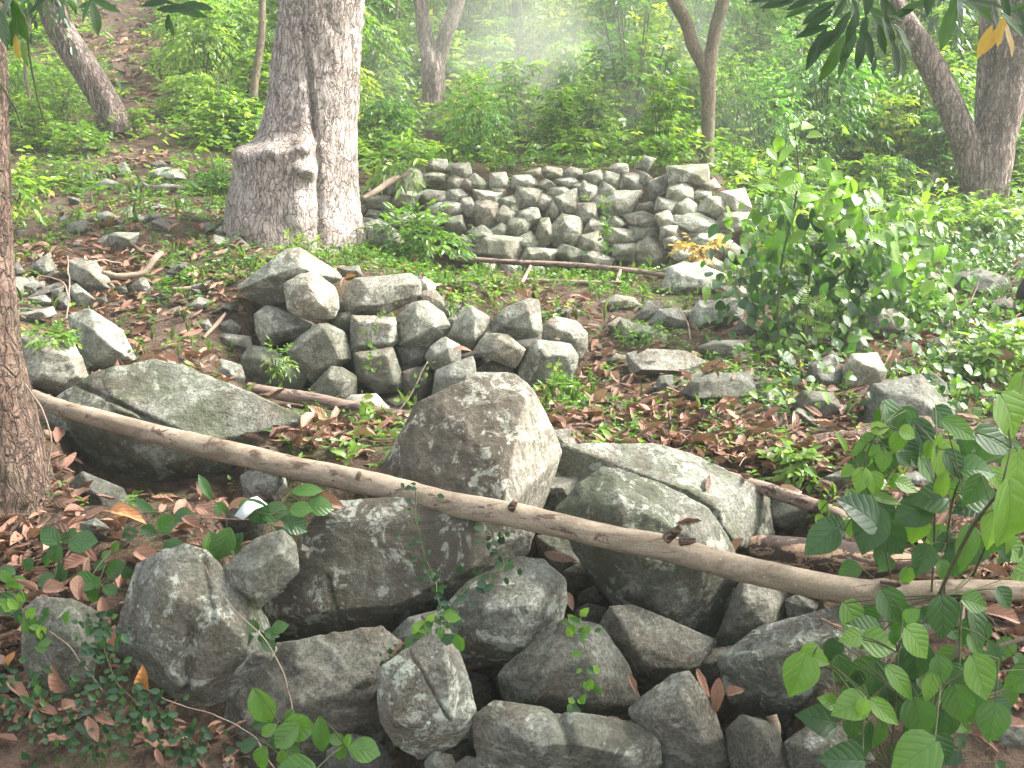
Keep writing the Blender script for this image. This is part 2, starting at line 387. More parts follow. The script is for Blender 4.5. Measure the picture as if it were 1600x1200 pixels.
M['leaf_dark'] = make_leaf('shade_leaf', [(0.0, (0.014, 0.045, 0.018)), (0.5, (0.03, 0.08, 0.028)), (0.85, (0.05, 0.12, 0.03)), (1.0, (0.08, 0.16, 0.04))], 0.33, 0.25, 0.0, 1.7)
M['leaf_broad'] = make_leaf('veined_leaf', [(0.0, (0.020, 0.058, 0.022)), (0.45, (0.052, 0.125, 0.024)), (0.75, (0.10, 0.20, 0.03)), (1.0, (0.16, 0.27, 0.04))], 0.38, 0.36, 0.22, 1.9)
M['leaf_mango'] = make_leaf('long_leathery_leaf', [(0.0, (0.016, 0.04, 0.014)), (0.55, (0.035, 0.085, 0.018)), (0.9, (0.06, 0.13, 0.02)), (0.93, (0.38, 0.22, 0.05)), (1.0, (0.40, 0.25, 0.06))], 0.28, 0.33, 0.25, 1.9)
M['leaf_yellow'] = make_leaf('yellowing_leaf', [(0.0, (0.20, 0.19, 0.04)), (0.6, (0.38, 0.30, 0.06)), (1.0, (0.42, 0.26, 0.08))], 0.5, 0.4, 0.0, 1.5)
M['dead'] = make_leaf('dead_leaf', [(0.0, (0.05, 0.03, 0.022)), (0.25, (0.12, 0.068, 0.048)), (0.5, (0.235, 0.12, 0.085)), (0.72, (0.33, 0.18, 0.13)), (0.93, (0.42, 0.28, 0.215)), (1.0, (0.46, 0.19, 0.05))], 0.62, 0.10, 0.4, 1.2, 0.3)
M['grass'] = make_leaf('grass_blade', [(0.0, (0.05, 0.10, 0.02)), (0.5, (0.09, 0.165, 0.03)), (1.0, (0.19, 0.26, 0.06))], 0.45, 0.4, 0.0, 1.7)

def make_air(name, dens, color=(0.90, 0.98, 0.86, 1)):
    m, t, out = new_mat(name)
    v = t.nodes.new('ShaderNodeVolumePrincipled'); v.inputs['Color'].default_value = color; v.inputs['Density'].default_value = dens
    v.inputs['Anisotropy'].default_value = 0.2
    t.links.new(v.outputs[0], out.inputs['Volume']); return m
# ------------------------------------------------------------------ ground sheet
ys = np.concatenate([np.linspace(-25, 1.6, 30), np.linspace(1.7, 4, 110), np.linspace(4.02, 10, 230), np.linspace(10.1, 24, 90), np.linspace(25, 48, 30)])
ss = np.concatenate([np.linspace(-1.3, -0.75, 14), np.linspace(-0.73, 0.73, 330), np.linspace(0.75, 1.3, 14)])
SS, YY = np.meshgrid(ss, ys)
XX = SS * np.maximum(YY, 2.4)
XX = np.where(YY < 2.4, SS * (2.4 + (2.4 - YY) * 1.6), XX)
ZZ = ground(XX.ravel(), YY.ravel())
ZZ = np.where(YY.ravel() < 1.9, 0.0 + 0.01 * fbm(np.stack([XX.ravel(), YY.ravel(), 0 * XX.ravel()], 1) * 3, 2, 3), ZZ)
nr_, nc_ = XX.shape
idx = np.arange(nr_ * nc_).reshape(nr_, nc_)
gf = np.stack([idx[:-1, :-1], idx[:-1, 1:], idx[1:, 1:], idx[1:, :-1]], -1).reshape(-1, 4)
gro = mesh_obj('ground', np.stack([XX.ravel(), YY.ravel(), ZZ], 1), gf, M['soil'])
tag(gro, kind='structure')

# ------------------------------------------------------------------ rocks
def ico(sub):
    import bmesh
    bm = bmesh.new(); bmesh.ops.create_icosphere(bm, subdivisions=sub, radius=1.0)
    v = np.array([x.co[:] for x in bm.verts]); f = np.array([[q.index for q in p_.verts] for p_ in bm.faces]); bm.free()
    return v / np.linalg.norm(v, axis=1)[:, None], f
ICO = {k: ico(k) for k in (4, 5, 6, 7)}

def hull_planes(P):
    """planes n.x<=d of the convex hull of few points (brute force), merged when nearly coplanar"""
    import bmesh
    bm = bmesh.new()
    for q in P: bm.verts.new(q)
    bmesh.ops.convex_hull(bm, input=bm.verts)
    bm.normal_update()
    c = P.mean(0); N, D, A = [], [], []
    for f in bm.faces:
        n = np.array(f.normal[:])
        if f.calc_area() < 1e-8: continue
        d = float(n @ np.array(f.verts[0].co[:]))
        if d < n @ c: n, d = -n, -d
        N.append(n); D.append(d); A.append(f.calc_area())
    bm.free()
    o = np.argsort(-np.array(A)); N = np.array(N)[o]; D = np.array(D)[o]
    kn, kd = [], []
    for n, d in zip(N, D):
        if any(n @ m_ > 0.968 for m_ in kn): continue
        kn.append(n); kd.append(d)
    return np.array(kn), np.array(kd)

ROCKS = []          # (bvh verts, faces) for scattering on top
def rock_mesh(name, P, sub, seed, lump=0.05, fine=0.012, sharp=16, chips=3, strata=0.0, ledge=0.04, crack=0.01):
    rr = np.random.default_rng(seed)
    P = np.asarray(P, float)
    c = (P.max(0) + P.min(0)) / 2 * 0.5 + P.mean(0) * 0.5
    size = float(np.mean(P.max(0) - P.min(0)))
    N, D = hull_planes(P)
    d = D - N @ c
    for k in range(chips * 3):                   # knocked-off corners
        n = rr.normal(size=3); n /= np.linalg.norm(n)
        ext = (P - c) @ n
        N = np.vstack([N, n]); d = np.append(d, ext.max() * rr.uniform(0.95, 0.995))
    d = np.maximum(d, size * 0.06)
    dirs, faces = ICO[sub]
    ext = (P.max(0) - P.min(0)); ext = ext / ext.max()
    dd = dirs * np.maximum(ext, 0.3); dd /= np.linalg.norm(dd, axis=1)[:, None]
    # domain warp keeps the facets from being perfectly flat
    q = np.maximum(0, dd @ N.T) / d
    sharp = sharp * 4.5
    qm = q.max(1, keepdims=True)
    r = 1.0 / (qm[:, 0] * np.sum((q / qm) ** sharp, 1) ** (1.0 / sharp))
    V = dd * r[:, None]
    off = rr.uniform(0, 100, 3)
    Vn = V / size
    r2 = 1 + lump * fbm(Vn * 2.6 + off, 3, seed % 97) + fine * 1.6 * fbm(Vn * 9 + off, 4, seed % 89, True) + fine * fbm(Vn * 26 + off, 3, seed % 83)
    # broken ledges: a terraced noise
    t1 = fbm(Vn * 2.3 + off * 1.7, 3, seed % 61) * 3.2; fr = t1 - np.floor(t1)
    r2 = r2 + ledge * ((np.floor(t1) + np.clip(fr / .22, 0, 1)) / 3.2)
    t2 = fbm(Vn * 5.5 + off * 2.3, 3, seed % 59) * 3.0; fr = t2 - np.floor(t2)
    r2 = r2 + ledge * .38 * ((np.floor(t2) + np.clip(fr / .25, 0, 1)) / 3.0)
    # a few cracks
    ck = np.abs(fbm(Vn * 1.7 + off * 3.1, 3, seed % 53)); r2 = r2 - crack * np.exp(-(ck / .012) ** 2) * np.clip(.3 + 2 * fbm(Vn * 3.3 + off, 2, 5), 0, 1)
    if strata:
        ax = rr.normal(size=3) * 0.35 + np.array([0.1, 0, 1]); ax /= np.linalg.norm(ax)
        h = Vn @ ax
        r2 = r2 + strata * fbm(np.stack([h * 22 + 0.8 * fbm(Vn * 3 + off, 2, 3), Vn[:, 0] * 1.5, Vn[:, 1] * 1.5], 1), 3, seed % 71)
    V = V * r2[:, None]
    return c, V, faces, size

GROW = 1.06
def rock(name, label, cat, outline, Y, front=None, thick=0.7, sub=5, seed=None, tone=1.0, moss=0.25, lich=0.6, group=None,
         under=0.0, lump=0.012, fine=0.010, strata=0.005, sharp=24, chips=1, ledge=0.016, grow=GROW, mat='rock', crack=0.012, cuts=()):
    """outline of (u, v[, nearer]) at distance Y; front = ridge points (u, v, metres nearer)"""
    seed = seed or (int(sum(o_[0] * 13 + o_[1] * 7 for o_ in outline)) % 100000 + 1)
    rr = np.random.default_rng(seed)
    uv = np.array([(o_[0], o_[1]) for o_ in outline], float)
    cu, cv = uv.mean(0)
    outline = [(cu + (o_[0] - cu) * grow, cv + (o_[1] - cv) * grow, *o_[2:]) for o_ in outline]
    uv = np.array([(o_[0], o_[1]) for o_ in outline], float); su, sv = uv.max(0) - uv.min(0)
    sm = math.sqrt(su * sv) * px(Y)
    P = []
    for o_ in outline:
        dn = o_[2] if len(o_) > 2 else 0.0
        low = (o_[1] - cv) / max(sv, 1)
        dn = dn + rr.uniform(-0.04, 0.04) * sm - (under * sm if low > 0.25 else 0)
        P.append(at(o_[0], o_[1], Y - dn))
    if front is None:
        front = []
        a0 = rr.uniform(0, 6.28)
        for k in range(4):
            a = a0 + k * 1.57 + rr.uniform(-.4, .4); q = rr.uniform(0.15, 0.3)
            fu, fv = cu + math.cos(a) * su * q, cv + math.sin(a) * sv * q
            front.append((fu, fv, sm * rr.uniform(0.24, 0.42) * (1.12 if fv < cv else 0.95)))
    for f_ in front: P.append(at(f_[0], f_[1], Y - f_[2]))
    for o_ in outline[::max(1, len(outline) // 6)]:
        k = rr.uniform(0.6, 0.85)
        P.append(at(cu + (o_[0] - cu) * k, cv + (o_[1] - cv) * k, Y + sm * thick * rr.uniform(0.75, 1.05)))
    c, V, f, size = rock_mesh(name, np.array(P), sub, seed, lump, fine, sharp, chips, strata, ledge, crack)
    for (u0, v0, u1, v1, w_, dp) in cuts:          # real clefts running into the stone
        a_, b_, k_ = at(u0, v0, Y), at(u1, v1, Y), np.array([0, 0, CAMZ])
        n_ = np.cross(a_ - k_, b_ - k_); n_ /= np.linalg.norm(n_); W_ = V + c
        dist = (W_ - a_) @ n_ + .004 * fbm(W_ * 30, 2, 3); ab = b_ - a_; t_ = ((W_ - a_) @ ab) / (ab @ ab)
        m_ = np.exp(-(dist / w_) ** 2) * np.clip(np.minimum(t_, 1 - t_) / .12 + .5, 0, 1) * (V[:, 1] < .02)
        V = V * (1 - (dp / np.linalg.norm(V, axis=1)) * m_)[:, None]
    o = mesh_obj(name, V, f, M[mat])
    o.location = c
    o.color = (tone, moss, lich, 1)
    tag(o, label, cat, group)
    ROCKS.append((V + c, f) if sub <= 4 else (V + c, f))
    return o

def Z(ox, oy, s, pts):         # points read on an enlarged crop
    return [(ox + p_[0] * s, oy + p_[1] * s, *p_[2:]) for p_ in pts]

FG = 'boulders of the nearest heap'
def B(lab, out, Y, fr=None, **k):
    k = {'sub': 6, 'grow': 1.08, 'sharp': 36, **k}; k['tone'] = k.get('tone', 1) * .88; k['chips'] = 1
    return rock('boulder', lab, 'boulder', out, Y, fr, group=FG, **k)
B('huge mossy leaning boulder behind the left end of the long log',
  [(72,665),(95,622),(160,588),(240,569),(300,583),(345,603),(400,625),(456,668),(425,698,-.02),(385,737,-.06),(345,768,-.10),(262,786,-.12),(180,757,-.14),(110,715,-.1)], 4.15,
  [(150,650,.16),(240,650,.17),(330,690,.17),(300,720,.14),(250,715,.15),(180,690,.15)], cuts=[(120,600,262,668,.007,.03)], tone=0.8, moss=0.75, lich=0.55, thick=0.55, sub=7, lump=.018)
B('tall pointed dark boulder with a pale striped right face, in the middle',
  [(603,745),(625,700),(655,650),(690,622),(740,600),(800,592),(824,612),(838,658),(862,688),(868,715),(848,745),(838,785),(818,835),(812,872,-.03),(700,900,-.08),(620,830,-.08)], 3.5,
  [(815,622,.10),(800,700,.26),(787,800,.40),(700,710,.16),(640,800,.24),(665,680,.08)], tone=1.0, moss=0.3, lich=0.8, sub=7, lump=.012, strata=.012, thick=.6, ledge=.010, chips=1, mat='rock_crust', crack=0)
B('broad flat dark boulder beneath the middle of the long log',
  [(412,955),(438,915),(478,855),(498,812),(520,795),(600,785),(700,788),(775,800),(812,832),(806,868),(772,892),(700,932),(620,972),(492,1013),(455,1004),(420,980)], 3.0,
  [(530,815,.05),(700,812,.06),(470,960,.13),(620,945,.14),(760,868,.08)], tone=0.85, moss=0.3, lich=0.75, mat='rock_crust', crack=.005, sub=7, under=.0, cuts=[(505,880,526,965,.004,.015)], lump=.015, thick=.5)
B('small pale squarish boulder perched between big boulders, left of the flat dark one',
  [(350,888),(400,845),(440,831),(458,850),(464,890),(440,915),(400,949),(372,941),(353,918)], 2.72, [(400,890,.09),(440,870,.07),(395,920,.08)], tone=1.05, moss=.35, lich=.7, under=.1)
B('large pale lichened boulder with a vertical groove, lower left',
  [(222,888),(255,865),(290,855),(322,862),(350,903),(368,945),(405,955),(426,1000),(429,1022),(380,1080),(345,1112),(300,1106),(240,1072),(198,1042),(180,1012),(190,975),(212,930)], 2.72,
  [(262,930,.12),(340,960,.13),(300,1080,.12),(225,1020,.10),(385,1015,.12)], grow=1.03, cuts=[(302,945,292,1065,.012,.03),(318,860,330,940,.008,.015)], tone=1.0, moss=.25, lich=1.0, sub=7)
B('upright grey boulder half covered by trailing vine, at the far lower left',
  [(36,962),(60,938),(110,940),(146,958),(148,1010),(142,1062),(90,1087),(55,1077),(38,1030)], 2.62, None, tone=.82, moss=.55, lich=.55)
B('wide dark layered boulder at the bottom, behind the cracked white one',
  [(300,1190),(340,1112),(410,1058),(436,1013),(510,1000),(590,985),(618,1010),(615,1060),(612,1150),(570,1225),(430,1240),(320,1230)], 2.72,
  [(470,1080,.13),(570,1060,.12),(400,1130,.12),(500,1150,.10)], tone=.78, moss=.2, lich=.3, strata=.045, sub=7, lump=.018)
B('whitish blocky boulder split by a diagonal crack, bottom centre',
  [(594,1058),(604,1042),(650,1012),(690,983),(708,1018),(728,1062),(741,1125),(726,1146),(690,1169),(655,1179),(618,1155),(598,1125)], 2.45,
  [(630,1050,.08),(695,1035,.10),(615,1125,.09),(705,1120,.10),(660,1140,.09)], tone=1.22, moss=.12, lich=1.0, ledge=.02, sub=7, cuts=[(640,1015,692,1108,.0035,.02)])
B('grey stone wedged behind the top of the cracked white boulder',
  [(600,1005),(640,968),(690,955),(722,985),(715,1030),(690,1060),(615,1060)], 2.78, None, tone=.8, moss=.2, lich=.3)
B('rounded boulder with white lichen spots beneath the flat dark boulder',
  [(700,950),(735,912),(800,884),(845,879),(874,905),(880,945),(864,985),(861,1005),(836,1026),(790,1036),(720,1022),(702,990)], 2.82,
  [(760,950,.13),(835,945,.12),(800,1005,.13),(745,1000,.11)], tone=.9, moss=.3, lich=1.0, sub=7)
B('sloping brown grey boulder with a glossy sprig, bottom centre right',
  [(782,1062),(795,1040),(850,1008),(880,972),(930,980),(975,1040),(994,1100),(930,1128),(850,1112),(793,1098)], 2.68, [(850,1050,.12),(920,1030,.12),(940,1100,.10),(840,1090,.09)], tone=.72, moss=.2, lich=.45)
B('long low boulder at the bottom edge with a notch in its top',
  [(747,1125),(772,1104),(832,1120),(885,1114),(960,1134),(1016,1156),(1022,1188),(1005,1250),(800,1260),(757,1195)], 2.42, [(800,1150,.08),(900,1150,.10),(980,1180,.09)], cuts=[(868,1100,885,1150,.016,.04)], tone=.95, moss=.35, lich=.6, sub=7)
B('massive wedge shaped boulder narrowing downward, right of centre',
  [(878,800),(905,772),(960,745),(1030,765),(1100,800),(1140,858),(1147,905),(1132,960),(1110,1006),(1075,1021),(1040,1018),(1000,988),(955,930),(905,860)], 3.1,
  [(960,790,.13),(1010,880,.20),(1095,890,.20),(1055,985,.12),(1080,840,.17)], tone=.82, moss=.75, lich=.85, sub=7, lump=.018, thick=.5)
B('broad grey slab topping the right side of the heap',
  [(872,722),(900,701),(990,699),(1080,715),(1142,745),(1190,768),(1198,830),(1182,864),(1080,880),(960,840),(885,780)], 3.65,
  [(960,738,.07),(1040,752,.16),(1120,790,.24),(1150,850,.26),(1060,800,.20)], tone=.9, moss=.6, lich=.7, sub=7, lump=.018, thick=.45)
B('brown grey boulder tucked under the wedge shaped boulder',
  [(938,985),(955,952),(990,948),(1045,1000),(1112,1000),(1118,1040),(1062,1070),(1010,1072),(972,1040)], 2.88, [(985,1000,.08),(1060,1045,.10),(1010,1040,.10)], tone=.68, moss=.15, lich=.5)
B('mossy upright stone to the right of the wedge shaped boulder',
  [(1118,1002),(1148,930),(1165,906),(1207,903),(1230,935),(1232,972),(1180,995),(1130,1022)], 2.95, None, tone=.78, moss=.7, lich=.5)
B('small plain grey stone under the long log at the right',
  [(1228,940),(1245,930),(1285,945),(1290,965),(1275,982),(1235,980)], 2.92, None, tone=.62, moss=.1, lich=.1)
B('long pale topped boulder behind the broad leaved plant, lower right',
  [(1130,1030),(1165,1003),(1250,968),(1335,948),(1410,958),(1440,1020),(1410,1090),(1325,1135),(1230,1142),(1168,1110),(1140,1072)], 2.72,
  [(1180,1030,.12),(1300,1000,.13),(1250,1090,.14),(1350,1060,.13)], tone=.95, moss=.4, lich=.9, sub=7)
B('dark small stone between the long boulder and the wedge boulder',
  [(1092,1035),(1115,1015),(1150,1010),(1160,1050),(1140,1080),(1105,1065)], 2.85, None, tone=.5, moss=.1, lich=.05)
B('tilted grey block with a ridge at the bottom, right of centre',
  [(988,1116),(1010,1090),(1050,1060),(1076,1054),(1100,1090),(1126,1150),(1137,1185),(1120,1205),(1060,1182),(1020,1160)], 2.45, [(1062,1085,.07),(1030,1120,.08),(1100,1165,.08),(1075,1110,.09)], tone=.92, moss=.2, lich=.6)
B('dark smooth upright stone at the bottom edge, right',
  [(1137,1142),(1160,1119),(1196,1130),(1216,1147),(1237,1230),(1150,1240)], 2.38, None, tone=.6, moss=.35, lich=.15)
B('flat pale greenish stone beneath the broad leaved plant',
  [(1228,1162),(1270,1134),(1335,1140),(1365,1192),(1305,1225),(1240,1212)], 2.38, None, tone=1.05, moss=.5, lich=.7)
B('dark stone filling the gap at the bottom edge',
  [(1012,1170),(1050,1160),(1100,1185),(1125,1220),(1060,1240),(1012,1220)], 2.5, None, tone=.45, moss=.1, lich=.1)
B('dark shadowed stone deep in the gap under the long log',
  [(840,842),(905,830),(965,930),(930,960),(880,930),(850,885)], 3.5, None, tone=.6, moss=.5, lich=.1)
B('small pinkish grey stone just under the long log, left of centre',
  [(378,745),(400,729),(440,734),(447,760),(428,787),(385,782)], 3.35, None, tone=.95, moss=.0, lich=.5)
B('pale knobbly stone beside the tip of the tall pointed boulder',
  [(850,690),(862,674),(890,672),(902,700),(900,730),(860,735)], 3.9, None, tone=1.15, moss=.1, lich=.6)
B('brownish stone in the notch between the tall boulder and the slab',
  [(838,775),(852,748),(905,745),(918,775),(890,800),(850,800)], 3.6, None, tone=.75, moss=.1, lich=.4)
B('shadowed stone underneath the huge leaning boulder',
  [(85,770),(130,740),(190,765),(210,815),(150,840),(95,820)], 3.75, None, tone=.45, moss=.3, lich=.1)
B('greenish pebble between fallen leaves near the left trunk',
  [(128,818),(150,810),(170,825),(165,838),(130,840)], 3.05, None, tone=.7, moss=.6, lich=.1, sub=5)
B('reddish pebble beside the flat dark boulder',
  [(463,862),(472,850),(484,858),(482,872),(468,876)], 2.85, None, tone=.8, moss=0, lich=0, sub=5)
B('small angular pebble at the bottom edge below the cracked white boulder',
  [(664,1190),(680,1175),(705,1180),(712,1198),(690,1215),(668,1212)], 2.42, None, tone=1.0, moss=.1, lich=.2, sub=5)
B('flat pebble at the bottom edge beside the long low boulder',
  [(705,1200),(730,1182),(762,1190),(770,1215),(720,1225)], 2.42, None, tone=.8, moss=.1, lich=.1, sub=5)
B('right hand stone low in the shade behind the broad leaved plant',
  [(1440,1000),(1500,960),(1580,970),(1640,1040),(1600,1120),(1500,1120),(1450,1060)], 2.85, None, tone=.6, moss=.3, lich=.3)
B('dark boulder at the bottom right corner',
  [(1480,1150),(1540,1110),(1640,1120),(1680,1230),(1500,1240)], 2.5, None, tone=.6, moss=.3, lich=.3)
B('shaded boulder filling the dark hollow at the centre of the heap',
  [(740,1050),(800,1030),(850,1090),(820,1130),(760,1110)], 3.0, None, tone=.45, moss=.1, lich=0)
# boulders that hold the heap together, glimpsed in its gaps
for q, (u_, v_, r_, Y_, wd) in enumerate([(905,905,34,3.35,'under the slab, upper one'),(935,935,30,3.25,'under the slab, right one'),(925,968,32,3.12,'under the slab, lowest one'),
        (455,1030,40,3.0,'left of the flat dark boulder'),(740,1085,40,2.9,'beside the cracked white boulder'),(1080,1100,40,2.8,'below the wedge boulder'),
        (1000,1070,35,3.0,'behind the sloping brown boulder'),(1180,1090,40,2.7,'behind the tilted block'),(1010,1140,34,2.62,'above the bottom edge, right of centre'),
        (380,820,40,3.3,'under a layer of fallen leaves'),(720,1160,34,2.6,'between the white boulder and the long low one'),(700,880,90,3.5,'behind the flat dark boulder'),
        (1160,960,60,3.2,'behind the mossy upright stone'),(300,1140,40,2.8,'under the grooved pale boulder'),(560,1190,50,2.55,'at the foot of the layered boulder')]):
    pts = [(u_ + r_ * math.cos(a) * random.uniform(.8, 1.15), v_ + r_ * .8 * math.sin(a) * random.uniform(.8, 1.15)) for a in np.arange(0, 6.28, .9)]
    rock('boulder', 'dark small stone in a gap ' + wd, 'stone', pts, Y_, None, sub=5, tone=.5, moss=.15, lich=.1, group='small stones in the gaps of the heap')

# ---- middle dry stone wall
MW = 'stones of the middle dry stone wall'
W2 = lambda lab, out, Y, fr=None, **k: rock('wall_stone', lab, 'stone', out, Y, fr, group=MW, **{'sub': 5, 'thick': .8, 'sharp': 20, 'ledge': .02, 'lump': .03, 'chips': 1, **k})
W2('largest pale slab overhanging the left end of the middle wall', [(376,448),(402,425),(435,405),(447,392),(468,390),(494,410),(526,426),(531,437),(470,455,-.05),(440,470,-.12),(415,476,-.14),(388,460,-.08)], 5.45, [(420,432,.12),(470,418,.15),(500,430,.12)], tone=1.15, moss=.25, lich=.6, sub=6)
W2('pale wrinkled stone leaning against the overhanging slab', [(445,444),(470,430),(490,426),(524,450),(528,480),(521,496),(480,498),(455,486),(448,466)], 5.2, [(478,445,.08),(500,475,.13),(465,470,.09)], tone=1.45, moss=.1, lich=.6, sub=6)
W2('pale flat stone under the overhanging slab, far left of the wall', [(399,492),(417,478),(432,481),(486,507),(482,513),(460,527),(411,541),(403,522)], 5.35, [(430,498,.08),(465,512,.08),(425,520,.10)], tone=1.2, moss=.25, lich=.5)
W2('square block standing on its corner in the wall', [(445,546),(495,508),(509,506),(537,520),(548,560),(490,598),(474,585)], 5.15, [(508,514,.07),(531,562,.09),(490,585,.06),(465,545,.06)], tone=.85, moss=.45, lich=.3, sub=6)
W2('rounded mossy stone at the bottom left of the wall', [(374,572),(380,555),(397,541),(418,544),(460,565),(478,587),(472,607),(445,615),(410,612),(386,594)], 5.15, None, tone=.82, moss=.5, lich=.4)
W2('rounded stone below the square corner block', [(486,606),(517,574),(535,576),(556,592),(557,618),(535,640),(500,650),(490,625)], 5.05, None, tone=.8, moss=.4, lich=.3)
W2('long flat top stone of the middle wall', [(537,462),(550,444),(585,433),(640,428),(656,440),(657,460),(624,481),(596,490),(544,488)], 5.4, [(575,450,.08),(630,445,.08),(600,475,.12),(560,478,.11)], tone=1.1, moss=.15, lich=.5, sub=6)
W2('small bright white stone at the right tip of the long top stone', [(640,434),(660,431),(680,444),(679,454),(660,460),(645,452)], 5.5, None, tone=1.9, moss=0, lich=.9)
W2('grey stone just below the bright white stone', [(650,456),(680,454),(696,472),(703,492),(680,496),(655,480)], 5.45, None, tone=.95, moss=.2, lich=.3)
W2('small dark stone wedged left of the boxy stone', [(530,490),(552,486),(556,515),(525,522),(520,505)], 5.35, None, tone=.7, moss=.6, lich=.1)
W2('boxy stone with vine leaves on its face', [(550,494),(617,497),(621,532),(611,544),(575,551),(549,548)], 5.2, [(560,503,.07),(612,505,.07),(608,535,.08),(560,540,.08)], tone=1.05, moss=.2, lich=.6, sharp=26)
W2('tall square block under the boxy stone', [(553,553),(613,545),(631,600),(626,611),(590,614),(560,594)], 5.12, [(565,560,.07),(605,556,.07),(615,600,.07),(570,590,.07)], tone=.85, moss=.4, lich=.35, sharp=26)
W2('big rounded stone below the grey cap, centre of the wall', [(621,500),(635,481),(650,472),(668,471),(692,490),(702,511),(691,528),(667,541),(640,542),(623,536)], 5.25, [(650,490,.08),(680,510,.12),(650,525,.12)], tone=1.05, moss=.2, lich=.6, sub=6)
W2('small wedge stone beneath the big rounded stone', [(621,543),(669,541),(671,555),(653,571),(630,571)], 5.25, None, tone=.7, moss=.4, lich=.3)
W2('stubby stone jutting out above the dark hollow', [(665,557),(672,543),(697,528),(719,540),(719,564),(710,573),(683,580),(671,571)], 5.05, [(700,545,.08),(705,565,.06),(680,555,.08)], tone=1.0, moss=.25, lich=.5)
W2('dark egg shaped stone low in the middle of the wall', [(628,582),(664,571),(680,592),(673,614),(656,635),(633,626)], 5.12, None, tone=.65, moss=.3, lich=.2)
W2('angular stone with a pointed top and lit right side', [(701,525),(711,502),(736,479),(764,496),(762,513),(748,532),(737,547),(721,540)], 5.2, [(742,495,.10),(740,530,.10),(715,520,.05)], tone=1.1, moss=.1, lich=.5)
W2('flat topped wedge stone on the upper right of the wall', [(769,503),(792,481),(827,467),(842,470),(846,516),(839,525),(807,531),(770,521)], 5.2, [(826,485,.09),(832,515,.10),(785,508,.08)], tone=1.1, moss=.3, lich=.4, sub=6)
W2('crumpled angular stone below the flat topped wedge', [(745,547),(750,532),(770,521),(793,523),(820,546),(812,564),(802,575),(770,562)], 5.1, [(790,535,.09),(815,548,.03),(775,550,.10)], tone=1.05, moss=.25, lich=.4)
W2('cracked pale capstone at the right end of the wall', [(848,531),(852,506),(867,495),(901,502),(916,520),(916,545),(906,560),(880,546)], 5.35, [(870,515,.08),(895,525,.09)], tone=1.3, moss=.05, lich=.8)
W2('large rounded end stone at the right foot of the wall', [(810,593),(813,572),(830,543),(839,532),(890,539),(903,559),(896,593),(868,605),(846,618),(820,609)], 5.15, [(850,555,.12),(885,560,.11),(850,595,.10)], tone=1.15, moss=.2, lich=.7, sub=6)
W2('smooth stone showing behind the tip of the tall pointed boulder', [(676,622),(681,586),(711,567),(739,560),(744,592),(738,640),(690,640)], 4.95, None, tone=.9, moss=.25, lich=.4)
W2('low flat stone right behind the tall pointed boulder', [(718,605),(740,583),(793,583),(803,602),(792,630),(725,640)], 4.95, None, tone=1.05, moss=.2, lich=.5)
W2('dark flat stone in the hollow below the crumpled stone', [(742,578),(770,562),(797,570),(802,586),(750,588)], 5.2, None, tone=.7, moss=.2, lich=.1)
W2('broad pale stone lying under the short pole', [(524,642),(550,619),(587,616),(607,638),(618,668),(570,682),(530,668)], 4.75, None, tone=1.35, moss=.1, lich=.8)
W2('low stone under the left part of the short pole', [(418,642),(452,632),(458,650),(442,664),(420,660)], 4.75, None, tone=.95, moss=.15, lich=.3)
W2('dark stone in the shade under the left end of the pole', [(390,608),(430,612),(450,630),(410,642),(388,630)], 5.0, None, tone=.55, moss=.2, lich=.1)
W2('stone half seen between the pole and the tall square block', [(605,625),(628,618),(648,632),(640,650),(612,652)], 5.0, None, tone=.7, moss=.2, lich=.1)
W2('narrow brown stone filling the joint above the stubby stone', [(697,500),(712,492),(716,502),(703,518)], 5.3, None, tone=.8, moss=.1, lich=.1)
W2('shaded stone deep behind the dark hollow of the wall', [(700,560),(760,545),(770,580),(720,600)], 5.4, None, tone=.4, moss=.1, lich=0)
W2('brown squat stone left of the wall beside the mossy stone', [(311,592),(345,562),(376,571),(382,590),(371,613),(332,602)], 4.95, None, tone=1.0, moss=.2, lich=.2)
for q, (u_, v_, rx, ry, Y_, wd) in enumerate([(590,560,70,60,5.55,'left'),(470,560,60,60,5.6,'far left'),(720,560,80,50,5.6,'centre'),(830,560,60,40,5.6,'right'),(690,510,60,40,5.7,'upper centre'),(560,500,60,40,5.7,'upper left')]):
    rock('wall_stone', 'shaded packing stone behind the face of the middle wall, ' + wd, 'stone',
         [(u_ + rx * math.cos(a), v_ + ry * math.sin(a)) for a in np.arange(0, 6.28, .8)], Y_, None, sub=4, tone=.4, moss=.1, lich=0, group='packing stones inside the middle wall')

# ---- left bank: boulders and rubble

def grounded(out, Y):
    us = [o_[0] for o_ in out]; vs = [o_[1] for o_ in out]
    h = hit((min(us) + max(us)) / 2, max(vs) - .12 * (max(vs) - min(vs)))
    s_ = math.sqrt((max(us) - min(us)) * (max(vs) - min(vs))) * px(h[1])
    return h[1] + .22 * s_ if abs(h[1] - Y) < 2.5 else Y
LB = 'stones of the left bank'
L3 = lambda lab, out, Y, fr=None, **k: rock('stone', lab, 'stone', out, grounded(out, Y), fr, group=LB, **{'sub': 5, **k})
L3('big pale rough block behind the left edge trunk', [(5,560),(17,525),(45,521),(63,537),(110,540),(126,560),(132,592),(100,620),(57,622),(20,610)], 4.55, [(70,548,.16),(110,555,.14),(60,590,.18),(115,590,.12)], tone=1.1, moss=.2, lich=.7, sub=6)
L3('large lichened boulder right of the pale rough block', [(109,495),(140,484),(165,500),(190,520),(201,540),(214,566),(180,578),(135,588),(118,555)], 4.85, [(150,520,.15),(180,545,.13),(150,565,.12)], tone=1.0, moss=.25, lich=.7, sub=6)
L3('small squared stone between the two big left boulders', [(100,526),(120,524),(125,545),(108,550)], 4.7, None, tone=.85, moss=.3, lich=.2)
